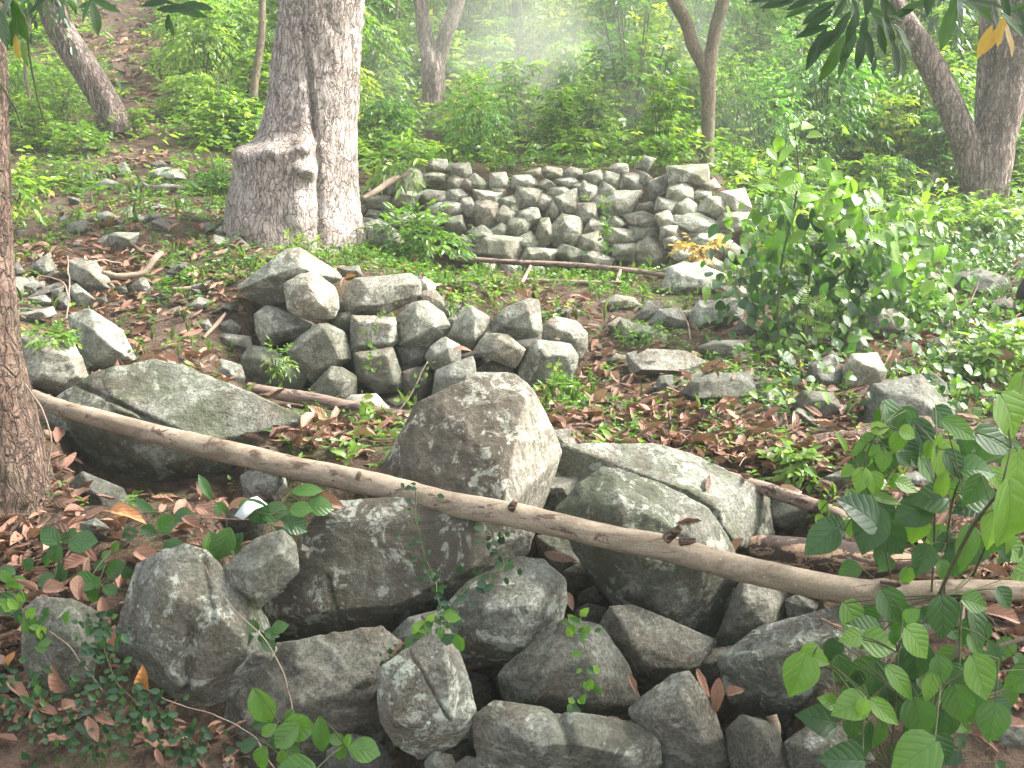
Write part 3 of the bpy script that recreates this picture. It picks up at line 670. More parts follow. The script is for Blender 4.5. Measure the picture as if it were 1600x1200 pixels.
L3('flat pale slab above the rough block at the left', [(18,492),(50,486),(82,479),(87,491),(70,504),(20,508)], 5.2, None, tone=1.15, moss=.15, lich=.5)
L3('tilted mossy stone at the upper left of the rubble', [(42,431),(55,410),(75,396),(88,420),(62,437)], 5.8, None, tone=.85, moss=.5, lich=.3)
L3('smooth round cobble below the tilted mossy stone', [(71,432),(84,422),(99,426),(104,438),(82,443)], 5.6, None, tone=.65, moss=.1, lich=.1)
L3('biggest brown block in the left rubble', [(107,409),(128,405),(150,410),(180,450),(161,463),(135,456),(110,435)], 5.75, [(140,425,.12),(165,450,.08),(125,440,.1)], tone=.95, moss=.15, lich=.3, sub=6)
L3('pale topped triangular stone in front of the brown block', [(110,448),(120,444),(153,471),(141,483),(112,481)], 5.4, None, tone=1.05, moss=.1, lich=.4)
L3('flat grey stone by the left trunk in the rubble', [(12,445),(50,432),(56,440),(40,450),(14,450)], 5.6, None, tone=.8, moss=.3, lich=.3)
L3('angular grey stone below the flat grey one', [(32,446),(68,440),(71,455),(55,463),(33,459)], 5.5, None, tone=.75, moss=.1, lich=.1)
L3('flat stone right of the angular grey stone', [(70,448),(102,439),(103,448),(73,459)], 5.55, None, tone=.9, moss=.1, lich=.2)
L3('upright split stone under the flat rubble stone', [(79,454),(100,447),(96,465),(82,468)], 5.4, None, tone=.85, moss=.1, lich=.1)
L3('bluish low stone at the middle of the rubble', [(43,466),(70,461),(83,472),(78,480),(48,478)], 5.35, None, tone=.85, moss=0, lich=.2)
L3('thin leaning slab beside the triangular stone', [(80,477),(108,458),(111,480),(95,488)], 5.35, None, tone=.7, moss=.1, lich=.1)
L3('upright brown stone at the right end of the rubble', [(205,446),(217,434),(228,436),(236,451),(232,466),(211,463)], 5.85, None, tone=1.0, moss=.05, lich=.2)
L3('small shaded stone next to the upright brown stone', [(180,450),(195,445),(201,458),(190,464)], 5.8, None, tone=.6, moss=.1, lich=0)
L3('small dark stone under the brown block', [(150,468),(165,462),(170,475),(158,481)], 5.5, None, tone=.6, moss=.1, lich=0)
L3('pair of small slate like blocks left of the middle wall, lower one', [(341,526),(352,521),(391,526),(393,546),(345,547)], 5.2, None, tone=.95, moss=.2, lich=.4)
L3('small upper slate like block left of the middle wall', [(342,506),(360,499),(377,512),(370,524),(348,522)], 5.4, None, tone=1.0, moss=.1, lich=.3)
L3('little grey stone left of the slate like blocks', [(309,506),(325,499),(334,514),(312,523)], 5.3, None, tone=.9, moss=.1, lich=.1)
L3('smooth grey stone among the leaves right of the brown stone', [(283,462),(300,452),(315,455),(310,466),(290,468)], 5.75, None, tone=.85, moss=0, lich=.1)
L3('half buried brown stone in the leaf litter', [(290,480),(310,464),(328,470),(318,488),(296,490)], 5.5, None, tone=.85, moss=.05, lich=.1)
L3('mossy sided block on the leafy slope, left of the big tree', [(169,368),(180,363),(217,364),(209,386),(188,396),(172,383)], 6.7, None, tone=1.0, moss=.4, lich=.3)
L3('flat bluish stone above the mossy sided block', [(150,334),(168,330),(190,342),(180,352),(155,350)], 7.3, None, tone=.95, moss=.1, lich=.2)
L3('small dark cobble right of the flat bluish stone', [(180,352),(196,350),(200,360),(184,364)], 7.0, None, tone=.7, moss=.1, lich=.1)
L3('pale upright stone in the upper left stone group', [(182,258),(195,253),(206,270),(204,281),(185,282)], 9.3, None, tone=1.15, moss=.1, lich=.5)
L3('grey flat stone left of the upper stone group', [(147,287),(166,279),(184,285),(181,298),(155,299)], 8.8, None, tone=.95, moss=.2, lich=.3)
L3('largest white stone of the upper left stone group', [(237,266),(255,262),(281,264),(291,280),(265,290),(240,287)], 9.0, None, tone=1.55, moss=0, lich=.5)
L3('dark stone behind the largest white stone', [(235,256),(250,251),(270,255),(265,266),(240,268)], 9.3, None, tone=.95, moss=.1, lich=.2)
L3('flat stone below the largest white stone', [(237,291),(260,287),(298,294),(297,303),(242,302)], 8.7, None, tone=1.15, moss=.05, lich=.3)
L3('brown stone in the middle of the upper stone group', [(211,290),(222,284),(235,290),(234,301),(215,301)], 8.8, None, tone=.75, moss=.1, lich=.1)
L3('small stone by the root of the big tree', [(336,360),(347,352),(356,365),(350,374),(340,372)], 6.95, None, tone=1.0, moss=.1, lich=.2)
L3('round cobble by the foot of the big tree', [(358,368),(375,362),(389,368),(385,378),(363,379)], 6.8, None, tone=.9, moss=.1, lich=.2)
L3('flat wooden brown slab stone behind the middle wall', [(528,418),(560,415),(566,430),(560,440),(530,436)], 5.9, None, tone=.8, moss=.4, lich=0)
L3('weathered stone right of the foot of the big tree', [(565,352),(590,345),(628,370),(635,392),(600,400),(568,388)], 7.5, None, tone=1.05, moss=.3, lich=.5)
L3('shaded rubble stone at the far left under vines', [(12,418),(28,408),(38,425),(25,438),(12,434)], 5.9, None, tone=.6, moss=.3, lich=0)

# ---- right slope
RS = 'stones of the right slope'
R3 = lambda lab, out, Y, fr=None, **k: rock('stone', lab, 'stone', out, grounded(out, Y), fr, group=RS, **{'sub': 5, **k})
R3('rounded pale stone at the left of the right slope', [(939,473),(962,461),(990,465),(998,476),(978,488),(952,488)], 6.5, None, tone=1.15, moss=.1, lich=.4)
R3('slanting dark slab pointing up to the right', [(987,501),(1012,471),(1036,471),(1033,484),(1008,509),(990,505)], 6.1, None, tone=.8, moss=.05, lich=.2, strata=.02)
R3('cracked grey stone leaning on the slanting slab', [(1011,508),(1030,484),(1061,481),(1072,500),(1068,517),(1045,519)], 6.0, None, tone=.95, moss=.05, lich=.4, strata=.02)
R3('big lichened block with an overhanging dark underside', [(1076,516),(1081,487),(1092,471),(1161,466),(1159,494),(1140,503,-.05),(1095,522,-.05)], 6.0, [(1095,480,.06),(1150,478,.08),(1090,508,.09),(1145,494,.09)], tone=1.15, moss=.05, lich=.7, sub=6)
R3('small grey stone right of the overhanging block', [(1145,516),(1157,500),(1182,507),(1182,522),(1152,527)], 5.8, None, tone=.9, moss=.1, lich=.2)
R3('long low stone with a flat pale top', [(981,553),(1010,546),(1070,549),(1101,565),(1093,577),(1062,590),(988,588)], 5.35, [(1010,556,.03),(1085,566,.04),(1000,575,.12),(1060,580,.12)], tone=1.0, moss=.15, lich=.3, sub=6, sharp=26)
R3('small stone in the leaves left of the long low stone', [(948,564),(962,552),(980,557),(978,572),(955,573)], 5.4, None, tone=.75, moss=.1, lich=.1)
R3('round mossy cobble beneath the long low stone', [(1021,607),(1030,588),(1050,586),(1054,612),(1032,621)], 5.0, None, tone=.7, moss=.4, lich=.1)
R3('dark flat topped boulder under the hanging shrub', [(1066,613),(1080,597),(1115,584),(1171,584),(1178,612),(1160,634),(1120,640),(1083,630)], 4.95, [(1100,596,.07),(1165,596,.08),(1090,622,.12),(1150,622,.12)], tone=.65, moss=.25, lich=.2, sub=6, sharp=26)
R3('low smooth stone behind the dark flat topped boulder', [(1091,543),(1115,532),(1171,532),(1160,556),(1120,565)], 5.5, None, tone=.9, moss=.1, lich=.2)
R3('broad bright stone at the right foot of the far wall', [(1035,452),(1046,418),(1090,411),(1130,430),(1130,452),(1080,467),(1050,464)], 6.8, None, tone=1.55, moss=.05, lich=.7)
R3('dark pointed stone above a mossy tuft', [(953,528),(970,499),(995,508),(992,528),(970,535)], 5.8, None, tone=.75, moss=.3, lich=.1)
R3('grey rounded stone with a lit right half, on the right', [(1343,518),(1347,491),(1370,479),(1401,486),(1419,500),(1419,518),(1400,534),(1360,529)], 5.8, [(1375,500,.10),(1400,510,.10),(1360,515,.09)], tone=1.35, moss=.1, lich=.6)
R3('stone with a bright white top above a dark hollow', [(1318,575),(1332,554),(1370,552),(1384,580),(1378,600,-.04),(1345,625,-.06),(1318,612)], 5.2, [(1340,565,.08),(1370,578,.09)], tone=1.4, moss=.2, lich=.6)
R3('narrow pale stone above the bright topped stone', [(1328,520),(1345,515),(1359,545),(1342,556),(1326,545)], 5.5, None, tone=1.2, moss=.1, lich=.3)
R3('dark layered stone left of the bright topped stone', [(1260,602),(1265,570),(1300,554),(1319,585),(1313,613),(1280,622)], 5.15, None, tone=.75, moss=.15, lich=.3, strata=.02)
R3('low dark stone under dead leaves on the right slope', [(1238,628),(1255,611),(1300,613),(1314,640),(1290,658),(1245,654)], 4.85, None, tone=.65, moss=.2, lich=.1)
R3('largest dark angular boulder on the right slope', [(1350,665),(1366,602),(1400,596),(1438,586),(1452,606),(1491,645),(1482,668),(1400,680)], 4.75, [(1380,612,.08),(1440,625,.15),(1400,660,.16),(1470,652,.12)], tone=.7, moss=.4, lich=.35, sub=6, sharp=26)
R3('narrow stone behind the dark angular boulder', [(1440,592),(1455,581),(1479,600),(1484,628),(1462,615)], 4.95, None, tone=.75, moss=.2, lich=.1)
R3('pale speckled boulder at the right edge', [(1538,522),(1565,504),(1600,496),(1650,500),(1660,545),(1610,548),(1560,541)], 5.6, None, tone=1.55, moss=0, lich=.5)
R3('small grey stone in the middle of the right slope', [(1466,551),(1480,541),(1504,555),(1501,574),(1475,570)], 5.5, None, tone=1.1, moss=0, lich=.2)
R3('flat shaded stone above the small grey stone', [(1444,533),(1470,526),(1498,530),(1499,549),(1450,547)], 5.7, None, tone=.75, moss=.1, lich=.2)
R3('squarish stone below the pale edge boulder', [(1533,552),(1550,545),(1560,560),(1552,572),(1535,568)], 5.4, None, tone=.95, moss=.1, lich=.1)
R3('shaded boulder under hanging roots at the upper right', [(1488,455),(1490,428),(1530,420),(1575,435),(1580,458),(1540,470)], 6.5, None, tone=.65, moss=.2, lich=.2)
R3('dark stone beside the hanging roots', [(1420,440),(1440,425),(1480,430),(1490,455),(1440,462)], 6.6, None, tone=.55, moss=.2, lich=.1)
R3('pale grey stone by the right edge under the roots', [(1550,472),(1575,462),(1590,478),(1580,492),(1555,490)], 6.1, None, tone=1.0, moss=0, lich=.2)
R3('white rounded stone left of the three stemmed tree', [(1430,288),(1445,265),(1462,263),(1472,285),(1465,303),(1440,300)], 10.2, None, tone=1.6, moss=.05, lich=.7)
R3('smaller white stone further left of the three stemmed tree', [(1396,285),(1405,270),(1420,270),(1424,288),(1410,297)], 10.4, None, tone=1.6, moss=0, lich=.5)
R3('long white stone at the foot of the three stemmed tree', [(1540,338),(1565,327),(1610,322),(1640,335),(1600,350),(1555,352)], 8.9, None, tone=1.7, moss=0, lich=.5)
R3('pale stone peeping through the tall shrub', [(1258,392),(1272,384),(1284,395),(1278,408),(1262,406)], 7.4, None, tone=1.6, moss=0, lich=.5)
R3('flat stone among vines at the right end of the long log', [(1190,800),(1210,780),(1260,790),(1300,815),(1270,835),(1215,830)], 3.6, None, tone=.8, moss=.2, lich=.2)
R3('grey half buried stone near the sprouting seedlings', [(1400,748),(1430,738),(1470,745),(1475,765),(1430,772)], 3.9, None, tone=.85, moss=.05, lich=.1)
R3('grey stone in leaf litter above the thin right log', [(1290,745),(1315,735),(1350,745),(1345,765),(1305,768)], 3.85, None, tone=.8, moss=.05, lich=.1)

# ---- far dry stone wall (centre, width, height, tilt) read on two enlarged crops
FW = []
for (x, y, a, b_, *t_) in [(610,100,150,90),(580,190,180,75),(790,140,160,110),(370,240,240,170,-25),(370,365,200,150),(140,385,240,120,10),(60,295,90,60),(30,430,60,60),(255,455,110,75),(130,470,130,60),
        (580,340,190,100),(760,235,100,120),(850,250,110,90),(930,230,140,110,20),(760,340,160,100,-10),(620,430,170,100),(1100,220,140,130),(1010,350,210,110,10),(1090,310,110,80),(1300,230,160,110),
        (1370,160,130,80),(1510,160,150,95),(1470,250,140,90),(1315,350,190,150),(1180,390,130,100),(1450,380,150,110),(1000,480,160,210),(1140,490,140,150),(1330,500,150,130),(1240,580,170,130),
        (1210,450,80,110),(960,660,190,150),(1100,620,130,130),(1110,745,340,200),(1320,700,150,150),(1450,630,130,200),(860,790,110,110),(1420,800,250,110),(1190,920,150,120),(150,620,260,160,25),
        (720,440,150,110),(860,420,110,130),(560,520,170,120),(760,560,150,130),(330,520,180,110),(840,700,90,110),(1000,900,160,110),(1400,930,170,120)]:
    FW.append((560 + x * .2, 240 + y * .2, a * .2, b_ * .2, t_[0] if t_ else 0))
for (x, y, a, b_, *t_) in [(165,195,110,90),(110,260,150,75),(320,240,150,130),(440,250,120,110),(70,340,150,85),(275,340,140,120,25),(420,330,140,100,25),(140,415,180,180,-30),(345,405,120,95,-10),
        (260,500,155,145),(520,420,300,170,-22),(590,265,140,120),(690,230,100,100),(700,120,130,100),(810,290,170,190,20),(1010,210,270,180,8),(1180,280,115,85),(950,350,150,150),(1120,350,120,55),
        (1000,450,130,140),(1200,450,225,150),(1350,400,200,180,38),(700,450,130,70,-12),(700,545,300,115,12),(1080,570,300,135,8),(1340,550,225,135),(1500,580,110,80),(470,560,145,100),(320,600,165,125),
        (110,620,215,205),(315,715,185,145),(500,670,195,135),(690,640,180,135),(140,790,205,125),(340,830,195,120),(560,770,165,115),(750,790,195,215),(1080,660,180,90),(1160,710,270,120),
        (990,800,190,135),(1190,870,170,90),(980,920,260,120),(1170,950,260,90),(30,470,100,150),(880,640,130,110),(1340,760,100,90),(660,735,100,90),(500,170,120,90),(850,430,140,120),(850,540,130,120),(430,460,110,90),
        (610,350,110,70),(210,300,90,70),(900,700,120,90)]:
    FW.append((860 + x * .2125, 230 + y * .2125, a * .2125, b_ * .2125, t_[0] if t_ else 0))
bands = [(0, 272), (272, 292), (292, 312), (312, 335), (335, 360), (360, 385), (385, 410), (410, 470)]
names = ['capping course', 'second course', 'third course', 'fourth course', 'fifth course', 'sixth course', 'seventh course', 'footing course']
for bi, (v0, v1) in enumerate(bands):
    row = sorted([s_ for s_ in FW if v0 <= s_[1] < v1])
    for k, (cu, cv, a, b_, tl) in enumerate(row):
        rr = np.random.default_rng(int(cu * 31 + cv * 7))
        m_ = int(rr.integers(4, 7)); th = np.sort(rr.uniform(0, 6.28, m_) * .35 + np.arange(m_) / m_ * 6.28 * .65 + rr.uniform(0, 6))
        th = np.arange(m_) / m_ * 6.283 + rr.uniform(-.3, .3, m_) + rr.uniform(0, 6)
        rad = rr.uniform(.98, 1.16, m_)
        t_ = math.radians(tl)
        pts = []
        for h_, r_ in zip(th, rad):
            ex, ey = math.cos(h_), math.sin(h_)
            q = (abs(ex) ** 3.6 + abs(ey) ** 3.6) ** (-1 / 3.6) * r_
            ex, ey = ex * q * a / 2 * 1.06, ey * q * b_ / 2 * 1.06
            pts.append((cu + ex * math.cos(t_) - ey * math.sin(t_), cv + ex * math.sin(t_) + ey * math.cos(t_)))
        lean = (430 - cv) / 165.0
        Yc = 7.75 + 0.4 * lean
        if cu > 1040: Yc -= 0.15
        if cv > 405 and cu > 1040: Yc -= 0.35
        big = a * b_
        sz = 'large' if big > 1100 else ('small' if big < 420 else 'medium')
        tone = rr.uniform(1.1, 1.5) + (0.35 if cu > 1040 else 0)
        shp = 'long' if a > 1.6 * b_ else ('upright' if b_ > 1.15 * a else 'blocky')
        n_ = len(row)
        o_txt = ORD[k] + ' from the left' if k <= n_ // 2 else (ORD[n_ - 1 - k] + ' from the right')
        sh_ = 'pale' if tone > 1.5 else ('dark' if tone < 1.22 else 'grey')
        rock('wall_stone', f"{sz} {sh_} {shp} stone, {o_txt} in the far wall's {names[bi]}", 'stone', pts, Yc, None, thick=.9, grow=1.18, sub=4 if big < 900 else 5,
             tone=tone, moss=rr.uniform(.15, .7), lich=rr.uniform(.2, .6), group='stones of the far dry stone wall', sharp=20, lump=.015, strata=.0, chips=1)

# loose rubble lying in the litter
def rubble(n, pts, lab, grp, smin, smax, seed):
    r_ = np.random.default_rng(seed); protos = []
    for k in range(6):
        P = r_.normal(size=(11, 3)) * np.array([1, .8, .55]); P /= np.abs(P).max()
        c, V, f, s_ = rock_mesh('rubble_stone', P, 4, seed + k, .03, .012, 60, 1, .01, .03)
        protos.append((V / (V.max() - V.min()), f))
    meshes = []; made = []
    for k in range(n):
        u, v, r = pts[int(r_.integers(len(pts)))]
        h = hit(u + r_.normal() * r, v + r_.normal() * r * .45); s_ = r_.uniform(smin, smax) * (1 if r_.uniform() < .8 else 1.5)
        q = k % 6
        if len(meshes) <= q:
            V, f = protos[q]; o = mesh_obj('rubble_stone', V, f, M['rock']); meshes.append(o.data)
        else:
            o = bpy.data.objects.new('rubble_stone', meshes[q]); col.objects.link(o)
        o.location = (h[0], h[1], h[2] + s_ * .08); o.scale = (s_, s_ * r_.uniform(.7, 1), s_ * r_.uniform(.6, 1)); o.rotation_euler = (r_.uniform(-.4, .4), r_.uniform(-.4, .4), r_.uniform(0, 6.28))
        o.color = (r_.uniform(.7, 1.35), r_.uniform(0, .4), r_.uniform(.1, .5), 1); tag(o, lab, 'stone', grp); made.append((u, o)); o['u_'] = h[0] / h[1]
    made.sort(key=lambda t_: t_[1]['u_']); m_ = len(made)
    for k, (u, o) in enumerate(made):
        tn = o.color[0]; wd = 'pale' if tn > 1.15 else ('dark' if tn < .9 else 'grey'); del o['u_']
        o['label'] = f"{wd} {lab}, {ORD[k] + ' from the left' if k < m_ / 2 else ORD[m_ - 1 - k] + ' from the right'}"
rubble(48, [(110,470,40),(200,440,40),(260,460,30),(60,470,35),(330,500,30),(300,440,40),(40,500,30)], 'rubble stone in litter left of the middle wall', 'loose rubble left of the middle wall', .05, .15, 41)
rubble(40, [(230,350,60),(320,380,40),(160,360,50),(280,330,50),(380,380,30)], 'small stone on the leafy slope by the thickest tree', 'loose stones on the leafy slope', .06, .17, 52)
rubble(46, [(960,540,30),(1100,540,50),(1020,500,40),(1200,600,50),(1300,640,50),(1180,560,60),(1060,600,30)], 'small weedy stone right of the middle wall', 'loose stones right of the middle wall', .05, .16, 63)
rubble(30, [(1400,480,60),(1500,500,60),(1540,560,40),(1420,620,40),(1480,430,50)], 'small stone under the right slope creepers', 'loose stones under the creepers', .07, .2, 74)
rubble(18, [(1300,740,60),(1400,770,50),(1200,760,30)], 'small stone between the fallen right logs', 'loose stones between the logs', .04, .11, 85)
rubble(40, [(700,1190,120),(1000,1190,120),(1250,1195,80),(350,1180,60),(500,1190,60)], 'pebble along the bottom edge', 'pebbles at the bottom edge', .02, .05, 96)
# ------------------------------------------------------------------ tubes, logs and trees
def frames(P):
    P = np.asarray(P, float); T = np.gradient(P, axis=0); T /= np.linalg.norm(T, axis=1)[:, None] + 1e-9
    ref = np.array([0, 0, 1.0]) if abs(T[0][2]) < .8 else np.array([1.0, 0, 0])
    a = ref - T[0] * (ref @ T[0]); a /= np.linalg.norm(a); A, Bn = [], []
    for t in T:
        a = a - t * (a @ t); a /= np.linalg.norm(a); A.append(a); Bn.append(np.cross(t, a))
    return T, np.array(A), np.array(Bn)

def resample(P, R, n):
    P = np.asarray(P, float); R = np.asarray(R, float)
    d = np.concatenate([[0], np.cumsum(np.linalg.norm(np.diff(P, axis=0), axis=1))]); s = np.linspace(0, d[-1], n)
    # Catmull-Rom like smoothing through linear interpolation followed by a light blur
    Q = np.stack([np.interp(s, d, P[:, k]) for k in range(3)], 1); r = np.interp(s, d, R)
    w_ = max(1, n // (len(P) * 3))
    for _ in range(2):
        k = np.ones(2 * w_ + 1) / (2 * w_ + 1)
        Qp = np.pad(Q, ((w_, w_), (0, 0)), 'reflect', reflect_type='odd'); rp = np.pad(r, w_, 'edge')
        Q = np.stack([np.convolve(Qp[:, j], k, 'valid') for j in range(3)], 1); r = np.convolve(rp, k, 'valid')
    return Q, r

def tube_geo(P, R, nseg=10, rough=0.0, freq=6.0, stretch=0.3, seed=1, shape=None, base=0, cap=True):
    T, A, Bn = frames(P); n = len(P); th = np.arange(nseg) / nseg * 2 * np.pi
    R = np.asarray(R, float)
    D = np.cos(th)[None, :, None] * A[:, None, :] + np.sin(th)[None, :, None] * Bn[:, None, :]
    rr_ = np.repeat(R[:, None], nseg, 1)
    if shape is not None: rr_ = shape(np.repeat(P[:, None, :], nseg, 1), D, rr_)
    if rough > 0:
        q = (P[:, None, :] + D * rr_[..., None]).reshape(-1, 3) * np.array([1, 1, stretch])
        q2 = (P[:, None, :] * stretch + D * rr_[..., None]).reshape(-1, 3)
        nz = fbm(q2 * freq, 3, seed) * .5 + fbm(q2 * freq * 2.5, 3, seed + 5, True) * .5
        rr_ = rr_ * (1 + 0 * rough) + nz.reshape(n, nseg) * rough
    V = P[:, None, :] + D * rr_[..., None]
    V = V.reshape(-1, 3)
    i = np.arange(n - 1)[:, None] * nseg; j = np.arange(nseg)[None, :]; j2 = (j + 1) % nseg
    Fq = np.stack([i + j, i + j2, i + nseg + j2, i + nseg + j], -1).reshape(-1, 4)
    faces = [Fq + base]
    if cap:
        V = np.vstack([V, P[0], P[-1]]); c0, c1 = n * nseg, n * nseg + 1
        k = np.arange(nseg); k2 = (k + 1) % nseg
        faces.append(np.concatenate([np.stack([k2, k, np.full(nseg, c0)], 1), np.stack([(n - 1) * nseg + k, (n - 1) * nseg + k2, np.full(nseg, c1)], 1)]) + base)
    return V, faces

class Geo:
    def __init__(s): s.v, s.q, s.t, s.n = [], [], [], 0
    def add(s, V, faces):
        s.v.append(V)
        for f in faces:
            (s.q if f.shape[1] == 4 else s.t).append(f + s.n)
        s.n += len(V)
    def tube(s, P, R, nseg=8, n=None, **k):
        P = np.asarray(P, float); R = np.full(len(P), R) if np.isscalar(R) else np.asarray(R, float)
        P, R = resample(P, R, n or max(4, len(P) * 5)); V, f = tube_geo(P, R, nseg, **k); s.add(V, f)
    def build(s, name, mat, parent=None, origin=None):
        V = np.concatenate(s.v)
        if origin is not None: V = V - np.asarray(origin)
        fl = [np.concatenate(x) for x in (s.q, s.t) if x]
        o = mesh_obj(name, V, fl, mat, parent)
        if origin is not None and parent is None: o.location = origin
        return o

def log_obj(name, label, cat, pts, mat, nseg=40, n=260, rough=0.004, freq=14, group=None, knots=()):
    """pts: (u, v, radius in photo pixels, Y)"""
    P = np.array([at(u, v, Y) for u, v, r, Y in pts]); R = np.array([r * px(Y) for u, v, r, Y in pts]) * (.9 if name == 'long_log' else 1)
    K = [(at(u, v, Y), r * px(Y), h * px(Y)) for u, v, r, h, Y in knots]
    def shape(PP, D, r0):
        Q = PP + D * r0[..., None]
        r1 = r0.copy()
        for c, rad, h in K: r1 = r1 + h * np.exp(-np.sum((Q - c) ** 2, -1) / rad ** 2)
        return r1
    P, R = resample(P, R, n)
    V, f = tube_geo(P, R, nseg, rough, freq, 0.5, int(pts[0][0]) + 3, shape if K else None)
    c = V.mean(0); o = mesh_obj(name, V - c, f, M[mat]); o.location = c
    return tag(o, label, cat, group)

LOG = log_obj('long_log', 'long pale barkless log lying diagonally across the boulders from left trunk to right edge', 'log',
  [(50,620,13,3.95),(90,637,15,3.82),(160,655,16,3.7),(250,681,18,3.56),(330,700,20,3.44),(400,716,20,3.36),(470,735,21,3.28),(540,747,22,3.17),(620,765,22,3.07),(700,787,22,2.98),(790,802,23,2.9),
   (880,822,22,2.84),(960,842,22,2.8),(1040,855,25,2.76),(1130,882,24,2.72),(1220,902,25,2.7),(1310,922,25,2.7),(1390,932,24,2.7),(1460,923,20,2.72),(1540,922,19,2.74),(1700,926,18,2.78)], 'log', 48, 420, 0.0035, 12,
  knots=[(1048,834,16,20,2.70),(1074,846,11,18,2.68),(802,785,12,14,2.86),(1385,912,18,12,2.68),(600,745,11,8,3.0),(300,688,12,5,3.5),(404,712,10,4,3.3)])
for u, v, Y, dr, ln, r in [(1046, 838, 2.70, 40, 26, 9), (1068, 846, 2.67, 75, 20, 7), (800, 792, 2.85, 25, 14, 6), (1384, 915, 2.66, 70, 22, 9), (560, 746, 3.08, 15, 10, 5)]:
    P = at(u, v, Y); a_ = math.radians(dr); e_ = P + np.array([math.sin(a_), -.35, math.cos(a_)]) * ln * px(Y)
    Pq, Rq = resample([P - (e_ - P) * .3, (P + e_) / 2, e_], [r * px(Y), r * px(Y) * .85, r * px(Y) * .5], 14)
    V, f = tube_geo(Pq, Rq, 12, .004, 30, 1, int(u)); mesh_obj('branch_stub', V - np.array(LOG.location), f, M['log_rot'], LOG)
log_obj('short_log', 'short dark weathered pole at the foot of the middle wall', 'log',
  [(388,604,7,4.9),(430,615,10,4.85),(480,622,11,4.8),(560,640,11,4.68),(650,656,12,4.55),(690,664,11,4.5)], 'log_dark', 24, 120, .003, 18)
log_obj('rotten_log', 'thick short rotting log with dark charred wood, just behind the long log at the right', 'log',
  [(1176,862,20,3.06),(1184,860,27,3.05),(1260,872,33,3.02),(1350,882,33,2.98),(1420,890,30,2.96),(1470,900,22,2.95)], 'log_rot', 40, 140, .012, 9)
log_obj('thin_log', 'thin brown log half hidden by seedlings behind the grey slab', 'log', [(1130,742,8,3.72),(1200,765,11,3.6),(1300,800,12,3.42),(1330,815,9,3.36)], 'log_dark', 24, 90, .003, 18)
log_obj('fallen_log', 'bumpy reddish brown fallen trunk lying below the dark angular boulder', 'log',
  [(1235,700,8,4.1),(1270,692,14,4.1),(1340,690,17,4.1),(1390,668,21,4.15),(1440,668,22,4.15),(1500,690,22,4.12),(1560,700,24,4.08),(1660,700,24,4.05)], 'bark_edge', 36, 150, .012, 9)
log_obj('long_pole', 'upper long thin pole lying along the foot of the far wall', 'pole', [(713,403,3.5,7.25),(800,410,4.2,7.2),(900,414,4.5,7.15),(1000,424,4,7.05),(1050,432,3,7.0)], 'log_dark', 12, 60, .002, 20)
log_obj('long_pole', 'lower thin pole in the grass parallel to the first, nearer the camera', 'pole', [(738,432,3,6.9),(820,438,3.5,6.85),(900,441,3.5,6.8),(970,442,2.5,6.75)], 'log_dark', 12, 50, .002, 20)
for u0, v0, u1, v1, wd in [(759,438,772,414,'leftmost'),(815,443,829,416,'middle'),(962,446,970,420,'rightmost')]:
    log_obj('short_stake', f'short pale stick propped on the two thin poles, {wd} of three', 'stick', [(u0,v0,3,6.75),(u1,v1,2.5,7.1)], 'twig', 10, 14, .001, 20, group='sticks propped on the poles')
log_obj('branch', 'dry branch lying on the leaf litter above the left rubble', 'branch', [(160,425,3,5.75),(185,432,4.5,5.75),(225,428,4,5.8),(243,402,5,5.85),(252,395,4,5.9)], 'twig', 12, 40, .002, 20)
log_obj('branch', 'thin dry stick on the leaves right of the left rubble', 'branch', [(268,452,2.5,5.7),(300,450,3,5.75),(340,436,2,5.9)], 'twig', 10, 30, .001, 20)
log_obj('branch', 'thin stick leaning between stones left of the middle wall', 'branch', [(318,528,2.5,5.2),(340,505,3.5,5.3),(352,490,2,5.4)], 'twig', 10, 24, .001, 20)
log_obj('branch', 'dead brown branch on top of the left end of the far wall', 'branch', [(566,310,3,7.6),(590,298,5,7.7),(610,282,5,7.8),(640,270,3,7.9)], 'twig', 10, 24, .003, 20)
log_obj('gnarled_root', 'gnarled brown root standing up between boulders at the bottom right', 'root', [(1205,1118,8,2.5),(1212,1140,9,2.48),(1206,1165,9,2.46),(1225,1195,11,2.43),(1260,1225,10,2.42)], 'twig', 16, 60, .006, 16)

